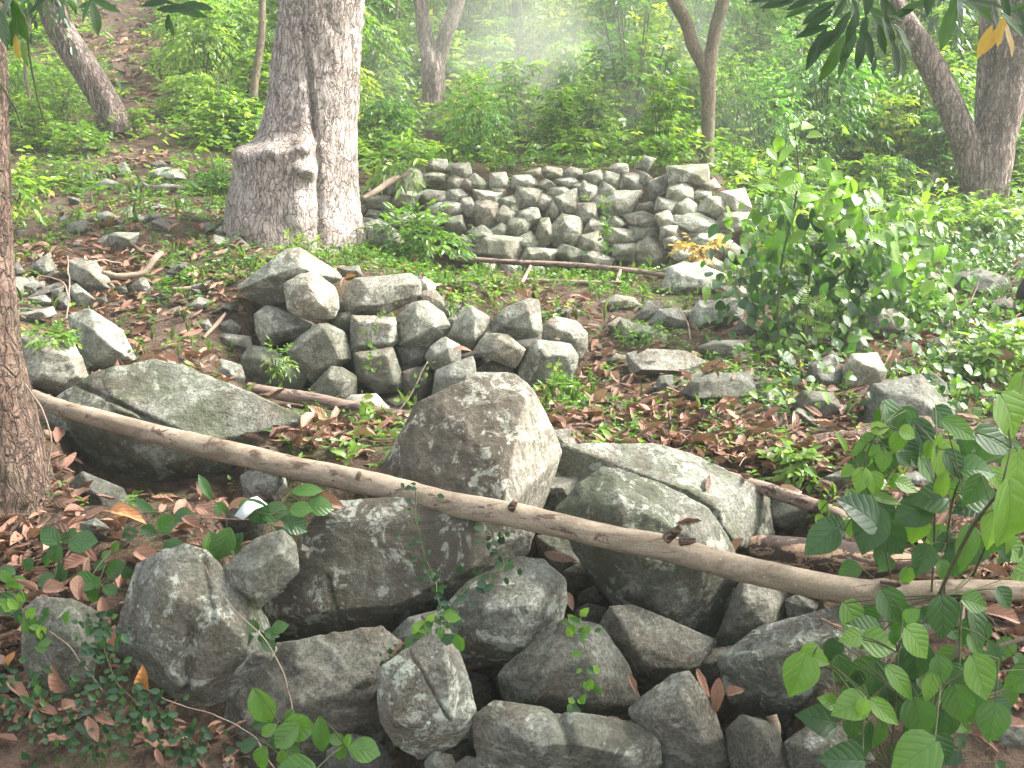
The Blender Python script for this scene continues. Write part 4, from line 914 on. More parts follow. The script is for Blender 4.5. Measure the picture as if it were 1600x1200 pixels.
# -------- trees
LEAFN = {}
def leaf_geo(P, D, N, L, W, tmpl='mid', droop=0.15, fold=0.18, rnd=None, seed=0):
    """many leaves as one mesh: P base, D direction, N normal, L length, W width ratio"""
    n = len(P); P = np.asarray(P); rr = np.random.default_rng(seed)
    D = D / (np.linalg.norm(D, axis=1)[:, None] + 1e-9)
    X = np.cross(D, N); X /= np.linalg.norm(X, axis=1)[:, None] + 1e-9; N = np.cross(X, D)
    if tmpl == 'mid':
        ty = np.array([0, .32, .7, 1, .7, .32]); tx = np.array([0, .5, .36, 0, -.36, -.5]); f = np.array([[0, 1, 2, 3], [0, 3, 4, 5]])
    elif tmpl == 'lance':
        ty = np.array([0, .3, .65, 1, .65, .3]); tx = np.array([0, .42, .38, 0, -.38, -.42]); f = np.array([[0, 1, 2, 3], [0, 3, 4, 5]])
    else:
        heart = tmpl == 'heart'
        t = np.array([0, .08, .2, .36, .54, .72, .88, 1.0])
        w_ = np.array([0.05, .33, .475, .5, .43, .29, .12, 0]) if heart else np.array([0.02, .13, .30, .44, .49, .40, .19, 0])
        if tmpl == 'long': w_ = np.array([.03, .2, .36, .46, .5, .42, .2, 0]); 
        if tmpl == 'dead': w_ = np.array([.03, .24, .40, .5, .47, .38, .2, .0])
        ky = np.array([-.07, -.05, 0, 0, 0, 0, 0, 0]) if heart else np.zeros(8)
        cols = np.array([-1, -.5, 0, .5, 1.0])
        ty = (t[:, None] + ky[:, None] * np.abs(cols)[None]).ravel(); tx = (w_[:, None] * cols[None]).ravel()
        g = np.arange(40).reshape(8, 5); f = np.stack([g[:-1, :-1], g[:-1, 1:], g[1:, 1:], g[1:, :-1]], -1).reshape(-1, 4)
    k = len(ty)
    dr = (droop * rr.uniform(.3, 1.8, n))[:, None]; fo = (fold * rr.uniform(.4, 1.6, n))[:, None]
    L = np.broadcast_to(np.asarray(L, float), (n,))[:, None]; W = np.broadcast_to(np.asarray(W, float), (n,))[:, None]
    y = ty[None] * L; x = tx[None] * L * W
    z = -dr * (ty[None] ** 2) * L + fo * np.abs(x)
    y = y - 0.35 * dr * ty[None] ** 2 * L
    if tmpl == 'dead':
        z = z + rr.uniform(-.12, .5, n)[:, None] * L * W * (tx[None] * 2) ** 2 + rr.uniform(-.05, .05, (n, k)) * L * .6 + (rr.uniform(-.35, .35, n)[:, None] * (ty[None] - .5) ** 2) * L
        x = x * rr.uniform(.86, 1.08, (n, k))
        tw = rr.uniform(-.8, .8, n)[:, None] * ty[None]; z = z + x * tw
    elif k > 6:
        z = z + 0.02 * L * np.sin(ty[None] * 9 + rr.uniform(0, 6, n)[:, None]) * np.abs(tx[None]) * 2
    V = P[:, None, :] + y[..., None] * D[:, None, :] + x[..., None] * X[:, None, :] + z[..., None] * N[:, None, :]
    Fc = (f[None] + (np.arange(n) * k)[:, None, None]).reshape(-1, 4)
    if rnd is None: rnd = rr.uniform(0, 1, n)
    uv = np.stack([np.broadcast_to(tx + .5, (n, k)), np.broadcast_to(ty, (n, k))], -1).reshape(-1, 2)
    return V.reshape(-1, 3), Fc, np.repeat(rnd, k), uv

class Leaves:
    def __init__(s): s.V, s.F, s.R, s.U, s.n = [], [], [], [], 0
    def add(s, *a, **k):
        V, f, r, u = leaf_geo(*a, **k); s.V.append(V); s.F.append(f + s.n); s.R.append(r); s.U.append(u); s.n += len(V)
    def build(s, name, mat, parent=None, origin=None, smooth=True):
        V = np.concatenate(s.V)
        if origin is not None: V = V - np.asarray(origin)
        o = mesh_obj(name, V, np.concatenate(s.F), mat, parent, smooth=smooth, attrs={'rnd': np.concatenate(s.R)}, uv=np.concatenate(s.U))
        if origin is not None and parent is None: o.location = origin
        return o

def unit(n, rr):
    v = rr.normal(size=(n, 3)); return v / np.linalg.norm(v, axis=1)[:, None]

def sprays(C, A, ln, per, leaf, wid, rr, lv, tmpl='mid', droop=.25, up=1.0, rnd=None, spread=.9):
    """leafy twigs: C starts, A directions, per leaves each on alternating sides"""
    n = len(C); A = A / np.linalg.norm(A, axis=1)[:, None]
    upv = np.array([0, 0, 1.0]); S = np.cross(A, upv + 0 * A); S /= np.linalg.norm(S, axis=1)[:, None] + 1e-6
    sr = rr.uniform(0, 1, n) if rnd is None else rnd
    for k in range(per):
        t = (k + .4) / per; sd = 1 if k % 2 else -1
        Pk = C + A * (ln * t)[:, None] - upv * (droop * ln * t * t)[:, None]
        Dk = A * (.5 + .5 * t) + S * sd * spread * (1 - .55 * t) + rr.normal(size=(n, 3)) * .22 - upv * droop
        Nk = upv * up + rr.normal(size=(n, 3)) * .38 + S * sd * -.15
        lv.add(Pk, Dk, Nk, leaf * rr.uniform(.7, 1.2, n), wid, tmpl=tmpl, droop=.2, rnd=np.clip(sr + rr.uniform(-.22, .22, n), 0, 1), seed=int(rr.integers(1e6)))

def crown_leaves(c, rad, n, leaf, rr, name, mat, parent, origin, tmpl='lance', wid=.36, per=6):
    lv = Leaves()
    # clumps: leafy masses with gaps between them
    m_ = max(6, n // 70); cc = unit(m_, rr) * (rr.uniform(.25, 1, m_) ** .6)[:, None] * np.array(rad) + np.array(c)
    k = n // m_
    for q in cc:
        u_ = unit(k, rr); s_ = np.mean(rad) * rr.uniform(.16, .30)
        C = q + u_ * (s_ * rr.uniform(.3, 1, k))[:, None] * np.array([1, 1, .6])
        A = u_ + np.array([0, 0, .1]); sprays(C, A, rr.uniform(.2, .35, k), per, leaf, wid, rr, lv, tmpl=tmpl, droop=.4)
    return lv.build(name, mat, parent, origin)

def tree(name, label, cat, trunk, forks, crowns, bark, nseg=28, rough=.01, freq=10, leafmat='leaf_dark', leaf=.16, group=None, shape=None, vine=None, n=140, stretch=.25):
    base = np.array(trunk[0][:3]); root = empty(name, base); tag(root, label, cat, group)
    g = Geo(); g.tube([t[:3] for t in trunk], [t[3] for t in trunk], nseg, n, rough=rough, freq=freq, stretch=stretch, seed=int(abs(base[0] * 100)) + 1, shape=shape)
    g.build('trunk', M[bark], root, base)
    for f_ in forks:
        g = Geo(); g.tube([t[:3] for t in f_], [t[3] for t in f_], max(14, nseg // 2), max(40, n // 2), rough=rough * .8, freq=freq, stretch=stretch, seed=5)
        g.build('limb', M[bark], root, base)
    rr = np.random.default_rng(int(abs(base[0] * 1000)) + 11)
    if crowns:
        lv = []
        for (c, rad, cnt) in crowns:
            o = crown_leaves(c, rad, cnt, leaf, rr, 'crown', M[leafmat], root, base)
    return root

def pt(u, v, Y, r): return (*at(u, v, Y), r * px(Y))

# big tree, centre left
Yb = 7.05
def big_shape(PP, D, r0):
    Q = PP + D * r0[..., None]; zr = Q[..., 2]
    r1 = r0 * (1 + .05 * np.cos(3 * np.arctan2(D[..., 1], D[..., 0]) + 1.0))
    # the deep vertical groove between the two fused stems
    gx = np.interp(zr, [1.0, 1.6, 2.3, 2.8], [at(497, 380, Yb - .4)[0], at(495, 280, Yb - .4)[0], at(482, 190, Yb - .3)[0], at(470, 130, Yb - .3)[0]])
    front = np.clip(-D[..., 1], 0, 1) ** .5
    dgr = np.exp(-((Q[..., 0] - gx) / .018) ** 2) * front * np.clip((2.75 - zr) / .5, 0, 1)
    r1 = r1 - .04 * dgr
    # ledge of the old broken stem and the burls on it
    zl = at(470, 232, Yb)[2]
    left = np.clip((gx - Q[..., 0]) / .12, 0, 1)
    r1 = r1 + .085 * left * (1 / (1 + np.exp((zr - zl) / .02))) * np.clip((zr - .8) / .6, .25, 1)
    zb = 1.05; r1 = r1 + .045 * np.exp(-np.clip(zr - zb, 0, 9) / .14) * (.4 + .6 * np.cos(7 * np.arctan2(D[..., 1], D[..., 0]) + .6))
    for u, v, rad, h in [(472,228,.06,.10),(478,266,.055,.11),(394,242,.075,.09),(432,236,.07,.06),(452,268,.05,.02),(545,110,.05,.04),(535,330,.10,.02),(470,330,.12,.02),(540,368,.10,.05),(400,352,.1,.03)]:
        c = at(u, v, Yb - .42)
        r1 = r1 + h * np.exp(-((Q[..., 0] - c[0]) ** 2 + (Q[..., 2] - c[2]) ** 2) / rad ** 2) * front
    return r1
tr_big = [pt(468,400,Yb,106),pt(468,372,Yb,97),pt(470,330,Yb,88),pt(473,290,Yb,83),pt(476,250,Yb,78),pt(481,225,Yb,72),pt(486,200,Yb,68),pt(490,150,Yb,65),pt(493,100,Yb,63),pt(500,40,Yb,61),pt(505,0,Yb,60)]
tr_big += [(tr_big[-1][0] + .05, Yb, 3.6, .26), (tr_big[-1][0] + .15, Yb, 4.6, .23), (tr_big[-1][0] + .1, Yb + .2, 6.0, .16)]
T = lambda *a, **k: tree(*a, **k)
T('large_tree', 'thickest tree, pale cracked bark with knobbly burls and a deep vertical groove, left of centre', 'tree', tr_big,
  [[(tr_big[-2][0], Yb, 4.4, .16), (-2.6, 7.0, 5.6, .1), (-3.6, 6.6, 6.4, .05)], [(tr_big[-2][0], Yb, 4.7, .15), (-.2, 6.6, 5.9, .1), (.9, 6.0, 6.6, .04)]],
  [((-1.4, 6.8, 7.2), (2.2, 1.9, 1.0), 380)], 'bark_big', nseg=160, rough=.02, freq=9, shape=big_shape, n=420, stretch=.45)

for u, v, r, sq in [(472,229,14,.9),(478,267,13,1.0),(395,243,15,1.2),(440,236,16,.6)]:
    V, f = ICO[5]; q = V * np.array([r, r * .9, r * sq]) * px(6.7) * (1 + .10 * fbm(V * 2.4 + u, 3, u))[:, None]
    q = q * (1 - .3 * np.exp(-((V - np.array([.1, -1, .1])) ** 2).sum(1) / .12))[:, None]
    c_ = at(u, v, 6.69 if u > 420 else 6.86); mesh_obj('burl', q + c_ - np.array(bpy.data.objects['large_tree'].location), f, M['bark_burl'], bpy.data.objects['large_tree'])

# trunk at the left edge
Y0 = 3.45
def edge_shape(PP, D, r0):
    return r0 * (1 + .10 * np.cos(4 * np.arctan2(D[..., 1], D[..., 0]) + 2.0))
e = [pt(10,905,Y0,116),pt(6,850,Y0,102),pt(0,800,Y0,92),pt(-8,740,Y0,83),pt(-14,680,Y0,74),pt(-20,610,Y0,62),pt(-26,540,Y0,54),pt(-30,450,Y0,49),pt(-36,350,Y0,47),pt(-42,200,Y0,47),pt(-48,80,Y0,52)]
e += [(e[-1][0] - .05, Y0, 3.4, .10), (e[-1][0] - .1, Y0 - .1, 4.2, .07)]
T('edge_tree', 'brown rough barked tree cut off by the left edge of the photo', 'tree', e,
  [[(e[-2][0], Y0, 2.9, .07), (-1.0, 2.8, 3.9, .05), (-.3, 2.2, 4.4, .03)], [(e[-2][0], Y0, 3.2, .07), (-2.6, 4.0, 4.2, .05), (-3.2, 4.4, 4.9, .03)]],
  [((-1.6, 2.6, 4.7), (1.9, 1.7, .8), 520)], 'bark_edge', nseg=110, rough=.016, freq=13, shape=edge_shape, n=330, stretch=.35)

# forked tree behind the far wall, upper left of centre
Y2 = 10.95
T('forked_tree', 'two stemmed tree with ivy on its left stem, right of the thickest tree', 'tree',
  [pt(678,205,Y2,18),pt(676,185,Y2,17),pt(678,150,Y2,17),pt(677,110,Y2,18),pt(674,90,Y2,16)] + [pt(665,60,Y2,11),pt(660,30,Y2,11),pt(656,-10,Y2,11),pt(650,-90,Y2,11)],
  [[pt(682,108,Y2,11),pt(690,75,Y2,11),pt(702,40,Y2,12),pt(714,5,Y2,11),pt(722,-40,Y2,11),pt(740,-120,Y2,8)]],
  [((-1.4, 10.9, 5.8), (2.0, 1.5, .9), 160)], 'bark_fur', nseg=48, rough=.012, freq=8, n=160)
# slim Y shaped tree behind the right part of the far wall
Y3 = 9.0
T('slim_forked_tree', 'slim Y shaped tree standing behind the right end of the far wall', 'tree',
  [pt(1103,268,Y3,13),pt(1104,250,Y3,11),pt(1106,200,Y3,10),pt(1107,150,Y3,10.5),pt(1106,108,Y3,12),pt(1112,80,Y3,9),pt(1116,50,Y3,9),pt(1126,15,Y3,9.5),pt(1140,-30,Y3,8),pt(1160,-120,Y3,6)],
  [[pt(1104,118,Y3,8),pt(1094,92,Y3,9.5),pt(1080,68,Y3,9.5),pt(1074,35,Y3,9.5),pt(1058,10,Y3,10.5),pt(1046,-15,Y3,9),pt(1020,-90,Y3,6)]],
  [((2.2, 9.0, 5.4), (1.7, 1.4, .8), 170)], 'bark_smooth', nseg=36, rough=.006, freq=9, n=140)
# three stemmed tree at the right
Y4 = 9.7
T('three_stemmed_tree', 'furrowed reddish tree whose three stems part low down, at the right edge', 'tree',
  [pt(1540,338,Y4,34),pt(1541,315,Y4,31),pt(1541,285,Y4,32),pt(1544,255,Y4,35),pt(1552,225,Y4,30),pt(1566,180,Y4,28),pt(1578,130,Y4,26),pt(1590,60,Y4,25),pt(1604,-10,Y4,23),pt(1625,-120,Y4,20)],
  [[pt(1534,290,Y4,26),pt(1518,245,Y4,24),pt(1500,200,Y4,20),pt(1478,150,Y4,19),pt(1455,100,Y4,19),pt(1428,58,Y4,18),pt(1405,20,Y4,15),pt(1370,-50,Y4,12)],
   [pt(1545,255,Y4 + .1,20),pt(1539,200,Y4 + .15,15),pt(1540,140,Y4 + .2,14),pt(1544,80,Y4 + .2,14),pt(1546,0,Y4 + .2,14),pt(1546,-110,Y4 + .2,12)]],
  [((5.2, 9.6, 6.2), (2.4, 2.0, 1.0), 200)], 'bark_fur', nseg=60, rough=.014, freq=8, n=180)
# leaning tree upper left
Y5 = 10.6
T('leaning_tree', 'leaning tree trunk with climbing vines, top left of the photo', 'tree',
  [pt(192,215,Y5,24),pt(182,195,Y5,22),pt(165,160,Y5,21),pt(145,125,Y5,21),pt(122,90,Y5,21),pt(98,55,Y5,21),pt(84,20,Y5,20),pt(74,-10,Y5,19),pt(52,-100,Y5,16)],
  [[pt(160,140,Y5 - .1,7),pt(176,175,Y5 - .2,8),pt(185,210,Y5 - .25,9)]],
  [((-5.8, 10.2, 6.2), (1.8, 1.5, .9), 130)], 'bark_fur', nseg=44, rough=.014, freq=8, n=140)
for (u0, v0, u1, v1, r, Y, lab) in [(397,130,410,-20,6,15,'thin pale crooked sapling left of the thickest tree'),(1237,135,1247,50,7,16.5,'dark slender trunk in the undergrowth left of the hanging branch'),
        (808,100,812,-20,2,18,'thin bare stem in the hazy centre of the forest'),(935,90,942,-20,2.5,20,'second thin bare stem in the hazy forest, nearer the slim forked tree'),
        (44,200,38,110,3,11,'white bare sapling left of the leaning tree'),(1440,190,1470,120,2.5,15,'grey bare sapling between the hanging branch and the three stemmed tree'),
        (600,120,622,-10,2,15,'thin arching stem between the thickest and the forked tree')]:
    um = (u0 + u1) / 2 + 6; Y = float(hit(u0, v0 + 15)[1]) if u0 != 397 else 10.4
    T('sapling', lab, 'tree', [pt(u0, v0 + 25, Y, r), pt(u0, v0, Y, r), pt(um, (v0 + v1) / 2, Y, r * .9), pt(u1, v1, Y, r * .8), pt(u1 + 10, v1 - 90, Y, r * .5)], [], [((at(u1, v1 - 90, Y)[0], Y, at(u1, v1 - 90, Y)[2] + .3), (.7, .7, .4), 60)],
      'bark_smooth', nseg=14, rough=.004, freq=9, n=40)
# ------------------------------------------------------------------ undergrowth on the hillside
rr = np.random.default_rng(21)
def bush_proto(kind, seed):
    r_ = np.random.default_rng(seed); lv = Leaves()
    if kind == 'round':      # rounded leafy bush about 1 m across
        n = 300; u_ = unit(n, r_); u_[:, 2] = np.abs(u_[:, 2])
        lob = 1 + .28 * fbm(u_ * 2.2 + seed, 2, seed)
        C = u_ * (r_.uniform(.25, 1, n) ** .45 * lob)[:, None] * np.array([.55, .55, .75])
        sprays(C, u_ * np.array([1, 1, .35]) + np.array([0, 0, .25]), r_.uniform(.14, .24, n), 6, .085, .5, r_, lv, droop=.45)
    elif kind == 'layer':    # layered horizontal twigs
        n = 240; a = r_.uniform(0, 6.28, n); h = r_.uniform(0.08, 1, n); q = (1 - .55 * h) * r_.uniform(.25, 1, n)
        C = np.stack([np.cos(a) * q * .6, np.sin(a) * q * .6, h * 1.05], 1)
        sprays(C, np.stack([np.cos(a), np.sin(a), 0 * a + .15], 1), r_.uniform(.2, .34, n), 8, .10, .42, r_, lv, droop=.55)
    elif kind == 'upright':  # young stems with whorls of leaves
        n = 130; a = r_.uniform(0, 6.28, n); h = r_.uniform(.05, 1.15, n); q = r_.uniform(.0, .35, n) * (1.1 - .5 * h)
        C = np.stack([np.cos(a) * q, np.sin(a) * q, h], 1)
        sprays(C, np.stack([np.cos(a), np.sin(a), 0 * a + .6], 1), r_.uniform(.12, .24, n), 7, .12, .38, r_, lv, droop=.5)
    else:                    # tall airy
        n = 330; u_ = unit(n, r_); C = u_ * (r_.uniform(.1, 1, n) ** .5)[:, None] * np.array([.5, .5, .85]) + np.array([0, 0, .85])
        sprays(C, u_ + np.array([0, 0, .1]), r_.uniform(.15, .28, n), 6, .085, .45, r_, lv, droop=.6)
    g = Geo()
    for k in range(7):
        a = r_.uniform(0, 6.28); q = r_.uniform(.1, .35)
        g.tube([(0, 0, -.1), (math.cos(a) * q * .5, math.sin(a) * q * .5, .4), (math.cos(a) * q, math.sin(a) * q, .95)], [.012, .009, .004], 6, 8)
    return lv, g

PROTO = []
for k, (kd, sd) in enumerate([('round', 1), ('layer', 2), ('upright', 3), ('airy', 4), ('round', 5), ('layer', 6), ('airy', 7)]):
    PROTO.append(bush_proto(kd, sd))
PM = {}
def bush(pi, loc, scale, rz, tint, label, group, name='bush', mat='leaf', cat='bush', zs=1.0):
    root = empty(name, loc); root.scale = (scale, scale, scale * zs); root.rotation_euler = (0, 0, rz); tag(root, label, cat, group)
    key = (pi, mat)
    if key not in PM:
        lv, g = PROTO[pi]
        PM[key] = (lv.build('foliage', M[mat]), g.build('stem', M['stem']))
        a, b_ = PM[key]
    else:
        a, b_ = PM[key][0].copy(), PM[key][1].copy(); col.objects.link(a); col.objects.link(b_)
    a.parent = root; b_.parent = root; a.color = (*tint, 1)
    return root

TINT = {'bright': (1.6, 1.4, .95), 'deep': (.75, .9, .8), 'bluish': (1.0, 1.2, 1.3), 'yellow': (2.3, 1.6, 1.0), 'mid': (1.3, 1.25, 1.0)}
TW = {'bright': 'bright green', 'deep': 'dark green', 'bluish': 'cool green', 'yellow': 'yellow green', 'mid': 'mid green'}
rows = [(9.2, .5, 'first row behind the far wall'), (10.2, .6, 'second row up the hillside'), (11.3, .7, 'third row up the hillside'), (12.5, .85, 'fourth row up the hillside'),
        (13.9, 1.0, 'fifth row up the hillside'), (15.6, 1.2, 'sixth row up the hillside'), (17.8, 1.5, 'seventh row up the hillside'), (20.5, 2.0, 'highest row on the hillside')]
for ri, (Y, sc, wd) in enumerate(rows):
    span = (-.56 * Y, .58 * Y); step = sc * .98
    xs_ = np.arange(span[0], span[1], step) + rr.uniform(-.2, .2) * step
    items = []
    for x in xs_:
        u_ = x / Y * F + 800; y_ = Y
        if u_ < 340 and Y < 19 and not (u_ > 265 and 10.5 < Y < 12.8):
            if Y < 10 or 150 < u_ < 320 or rr.uniform() < .6: continue
        if 330 <= u_ < 590 and Y < 10: continue
        if y_ < 11.8 and 610 < u_ < 745: continue
        if Y < 9.8 and 1060 < u_ < 1150: continue
        if Y < 10 and 1380 < u_ < 1610: continue
        if Y < 11.5 and u_ < 225: continue
        if ri == 0 and not (590 < u_ < 1090 or u_ > 1160): continue
        items.append((x + rr.uniform(-.2, .2) * step, Y + rr.uniform(-.5, .5) * min(1.5, sc)))
    for k, (x, y) in enumerate(items):
        u_ = x / y * F + 800
        t = rr.choice(['bright', 'deep', 'bluish', 'yellow', 'mid', 'mid'], p=[.3, .14, .18, .08, .2, .1])
        if 900 < u_ < 1060 and 13 < y < 17: t = 'deep'
        if 560 < u_ < 660 and y > 13: t = 'deep'
        ti = np.array(TINT[t]) * rr.uniform(.85, 1.12)
        s_ = sc * rr.uniform(.75, 1.3)
        z = float(ground(x, y)[0])
        o_txt = ORD[k] + ' from the left' if k <= len(items) // 2 else ORD[len(items) - 1 - k] + ' from the right'
        pi = int(rr.integers(0, len(PROTO)))
        bush(pi, (x, y, z - .05 * s_), s_, rr.uniform(0, 6.28), tuple(ti), f"{TW[t]} bush, {o_txt}, {wd}", 'bushes on the hillside', zs=rr.uniform(.7, 1.1) if u_ < 560 else rr.uniform(.8, 1.25))
# bushes that stand out in the photograph (u, v of the base, scale, prototype, tint, label)
for (u_, v_, s_, pi, t, lab) in [
    (362,222,.85,0,'bright','bright rounded bush left of the thickest tree'), (350,110,.8,1,'mid','leafy bush just behind the bright one left of the thickest tree'),
    (345,300,.55,4,'deep','low dark bush in the shade at the left root of the thickest tree'),
    (330,40,.9,1,'bright','light bush at the top beside the leafy path'), (60,235,.8,2,'bright','leafy sapling clump left of the leaning tree'),
    (130,240,.7,0,'mid','low bush at the foot of the leaning tree'), (215,215,.45,2,'bright','small bush right of the leaning tree foot'),
    (20,190,.9,3,'mid','airy bush at the upper left edge'), (640,110,.5,2,'yellow','small yellow shrub left of the forked tree'),
    (1385,275,.85,2,'yellow','yellowing young shrub left of the three stemmed tree'), (745,215,.5,6,'yellow','pale yellow green shrub right of the forked tree'),
    (985,215,1.5,0,'deep','big dark rounded bush in the middle of the misty forest'),
    (1060,225,.5,2,'yellow','yellow shrub just left of the slim forked tree'),
    (1290,240,1.1,1,'bluish','layered cool green shrub under the hanging branch'), (1450,250,1.0,1,'mid','layered shrub behind the left stem of the three stemmed tree'),
    (1590,300,.7,0,'bright','bright bush right of the three stemmed tree'), (1150,290,.6,0,'bright','low bush right of the slim forked tree'),
    (1190,260,.75,6,'bluish','airy cool green bush between the slim tree and the tall shrub'),
    (100,195,.6,6,'mid','airy bush left of the vine covered leaning trunk')]:
    p_ = hit(u_, v_, 7.5); bush(pi, (p_[0], p_[1], p_[2] - .04), s_ * p_[1] / 12 * (.72 if u_ < 340 else 1), rr.uniform(0, 6), TINT[t], lab, None)

# low cover that nobody could count
mask_open = lambda u, v: ((u > 175) & (u < 300) & (v > 100) & (v < 330))
def scatter(n, y0, y1, dens=None, smin=-.58, smax=.6, rg=rr, power=1.0):
    y = y0 + (y1 - y0) * rg.uniform(0, 1, n) ** power; x = rg.uniform(smin, smax, n) * y
    if dens is not None:
        k = rg.uniform(0, 1, n) < dens(x, y); x, y = x[k], y[k]
    return x, y
def pu(x, y): return x / y * F + 800
def hill_d(x, y):
    u = pu(x, y); d = np.ones_like(x)
    d = np.where((y < 8.4) & (u > 540) & (u < 1180), 0, d)
    path = np.exp(-((u - (240 - 4.0 * (y - 9))) / 90) ** 2) * (y < 17)
    d = d * (1 - .93 * path); d = np.where((u < 420) & (y < 9.8), d * .2, d)
    return d * np.clip(.7 + .9 * fbm(np.stack([x * .9, y * .9, 0 * x], 1), 2, 4), .08, 1)
x, y = scatter(46000, 8.0, 21, hill_d, smin=-.9, smax=.9, power=.8)
z = ground(x, y); lv = Leaves(); n = len(x)
az = rr.uniform(0, 6.28, n); P0 = np.stack([x, y, z + rr.uniform(.0, .22, n)], 1)
sprays(P0, np.stack([np.cos(az), np.sin(az), rr.uniform(.25, 1.1, n)], 1), rr.uniform(.12, .3, n), 5, .085, .48, rr, lv, droop=.4)
sd_ = lambda x, y: ((np.abs(x / y) > .57) | (y > 21)) * np.clip(.7 + 1.3 * fbm(np.stack([x * .8, y * .8, 0 * x], 1), 2, 4), .0, 1)
x, y = scatter(9000, 7.5, 24, sd_, smin=-1.0, smax=1.0); n = len(x); z = ground(x, y); az = rr.uniform(0, 6.28, n)
hh_ = rr.uniform(0, 1, n) * np.clip(1.2 + 1.5 * fbm(np.stack([x * .7, y * .7, 0 * x], 1), 2, 14), .2, 2.5)
sprays(np.stack([x, y, z + hh_], 1), np.stack([np.cos(az), np.sin(az), rr.uniform(-.1, .7, n)], 1), rr.uniform(.2, .4, n), 6, .12, .48, rr, lv, droop=.5)
uo_ = lv.build('undergrowth', M['leaf']); uo_.color = (1.3, 1.2, 1, 1)
tag(uo_, 'low leafy seedlings covering the hillside between the bushes', 'undergrowth', kind='stuff')

# ------------------------------------------------------------------ scattering on ground and stones
bv, bf, off = [], [], 0
for V, f in ROCKS:
    bv.append(V); bf.append(f + off); off += len(V)
bvh = BVHTree.FromPolygons(np.concatenate(bv).tolist(), np.concatenate(bf).tolist())
def drop(x, y):
    z = ground(x, y); nn = np.tile([0, 0, 1.0], (len(x), 1)); on = np.zeros(len(x), bool)
    for i in range(len(x)):
        if y[i] > 8.3: continue
        h = bvh.ray_cast(Vector((x[i], y[i], 3.0)), Vector((0, 0, -1)), 5)
        if h[0] is not None and h[0].z > z[i]:
            z[i] = h[0].z; nn[i] = h[1][:]; on[i] = True
    return z, nn, on

def blob(L, x, y):
    d = np.zeros_like(x)
    for (u, v, r, a) in L:
        c = hit(u, v); R = r * c[1] / F
        d = np.maximum(d, a * np.exp(-((x - c[0]) / R) ** 2 - ((y - c[1]) / (R * 1.9)) ** 2))
    return d
LIT = [(250,560,110,1),(270,470,120,1),(120,360,130,.9),(300,370,120,.8),(230,250,60,.9),(250,170,80,1),(225,110,80,1),(210,60,80,1),(150,40,60,.6),(400,330,60,.5),(60,330,90,.8),(470,690,70,.9),(330,810,160,1),(130,880,170,1),(200,920,120,1),(40,960,120,1),(150,1060,120,.9),(330,1160,120,.6),(80,780,120,1),(640,1180,100,.4),
       (80,1080,90,.9),(240,1130,60,.6),(960,640,110,1),(1050,680,130,1),(1130,650,100,.8),(900,590,50,.9),(930,540,50,.8),(1200,720,110,.8),(1300,700,120,.7),(1260,790,100,1),(1400,760,120,.6),(1500,840,110,.8),(1560,640,90,.4),
       (820,470,90,.5),(760,450,90,.5),(1000,430,50,.3),(1250,600,90,.5),(1400,540,90,.5),(1500,500,90,.5),(1330,640,60,.7),(700,660,60,.7),(620,670,60,.7),(1450,420,90,.4),(170,430,120,.8),(1600,950,90,.6),(1130,1090,40,.5),(900,940,40,.3)]
def lit_d(x, y): return np.clip((blob(LIT, x, y) + .05 + .45 * (np.abs(x / y) > .5)) * np.clip(.62 + 1.5 * fbm(np.stack([x * 2.6, y * 2.6, 0 * x], 1), 3, 14), .12, 1), 0, 1)
lv = Leaves()
for (n, a0, a1, L) in [(9000, 2.42, 4.0, .095), (16000, 3.8, 6.4, .10), (13000, 6.4, 10.5, .10), (16000, 10.5, 17, .15)]:
    x, y = scatter(int(n * 1.3), a0, a1, lit_d, smin=-.75, smax=.78); z, nn, on = drop(x, y)
    keep = ~on | (rr.uniform(0, 1, len(x)) < .10) & (nn[:, 2] > .75)
    x, y, z, nn = x[keep], y[keep], z[keep], nn[keep]; k = len(x)
    az = rr.uniform(0, 6.28, k); tilt = rr.uniform(-.25, .8, k)
    D = np.stack([np.cos(az), np.sin(az), tilt], 1)
    lv.add(np.stack([x, y, z + rr.uniform(.004, .03, k)], 1), D, nn + rr.normal(size=(k, 3)) * .6, L * rr.uniform(.35, 1.2, k), rr.uniform(.18, .42, k), tmpl='dead', droop=.12, fold=.35,
           rnd=np.clip(rr.beta(1.7, 2.0, k) * .93 + .15 * (rr.uniform(0, 1, k) < .03), 0, 1), seed=int(rr.integers(1e6)))
tag(lv.build('leaf_litter', M['dead']), 'reddish brown fallen leaves covering the ground', 'leaf litter', kind='stuff')

# fine twig and root litter
g = Geo()
x, y = scatter(1500, 2.5, 9, lit_d); z, nn, on = drop(x, y)
for i in np.nonzero(~on)[0]:
    a = rr.uniform(0, 6.28); L = rr.uniform(.04, .22); p_ = np.array([x[i], y[i], z[i] + .008]); d = np.array([math.cos(a), math.sin(a), rr.uniform(-.05, .2)])
    g.tube([p_, p_ + d * L * .5 + rr.normal(size=3) * .012, p_ + d * L], [.0028, .0022, .001], 4, 5, cap=False)
tag(g.build('twig_litter', M['twig']), 'fine dry twigs scattered through the fallen leaves', 'twigs', kind='stuff')

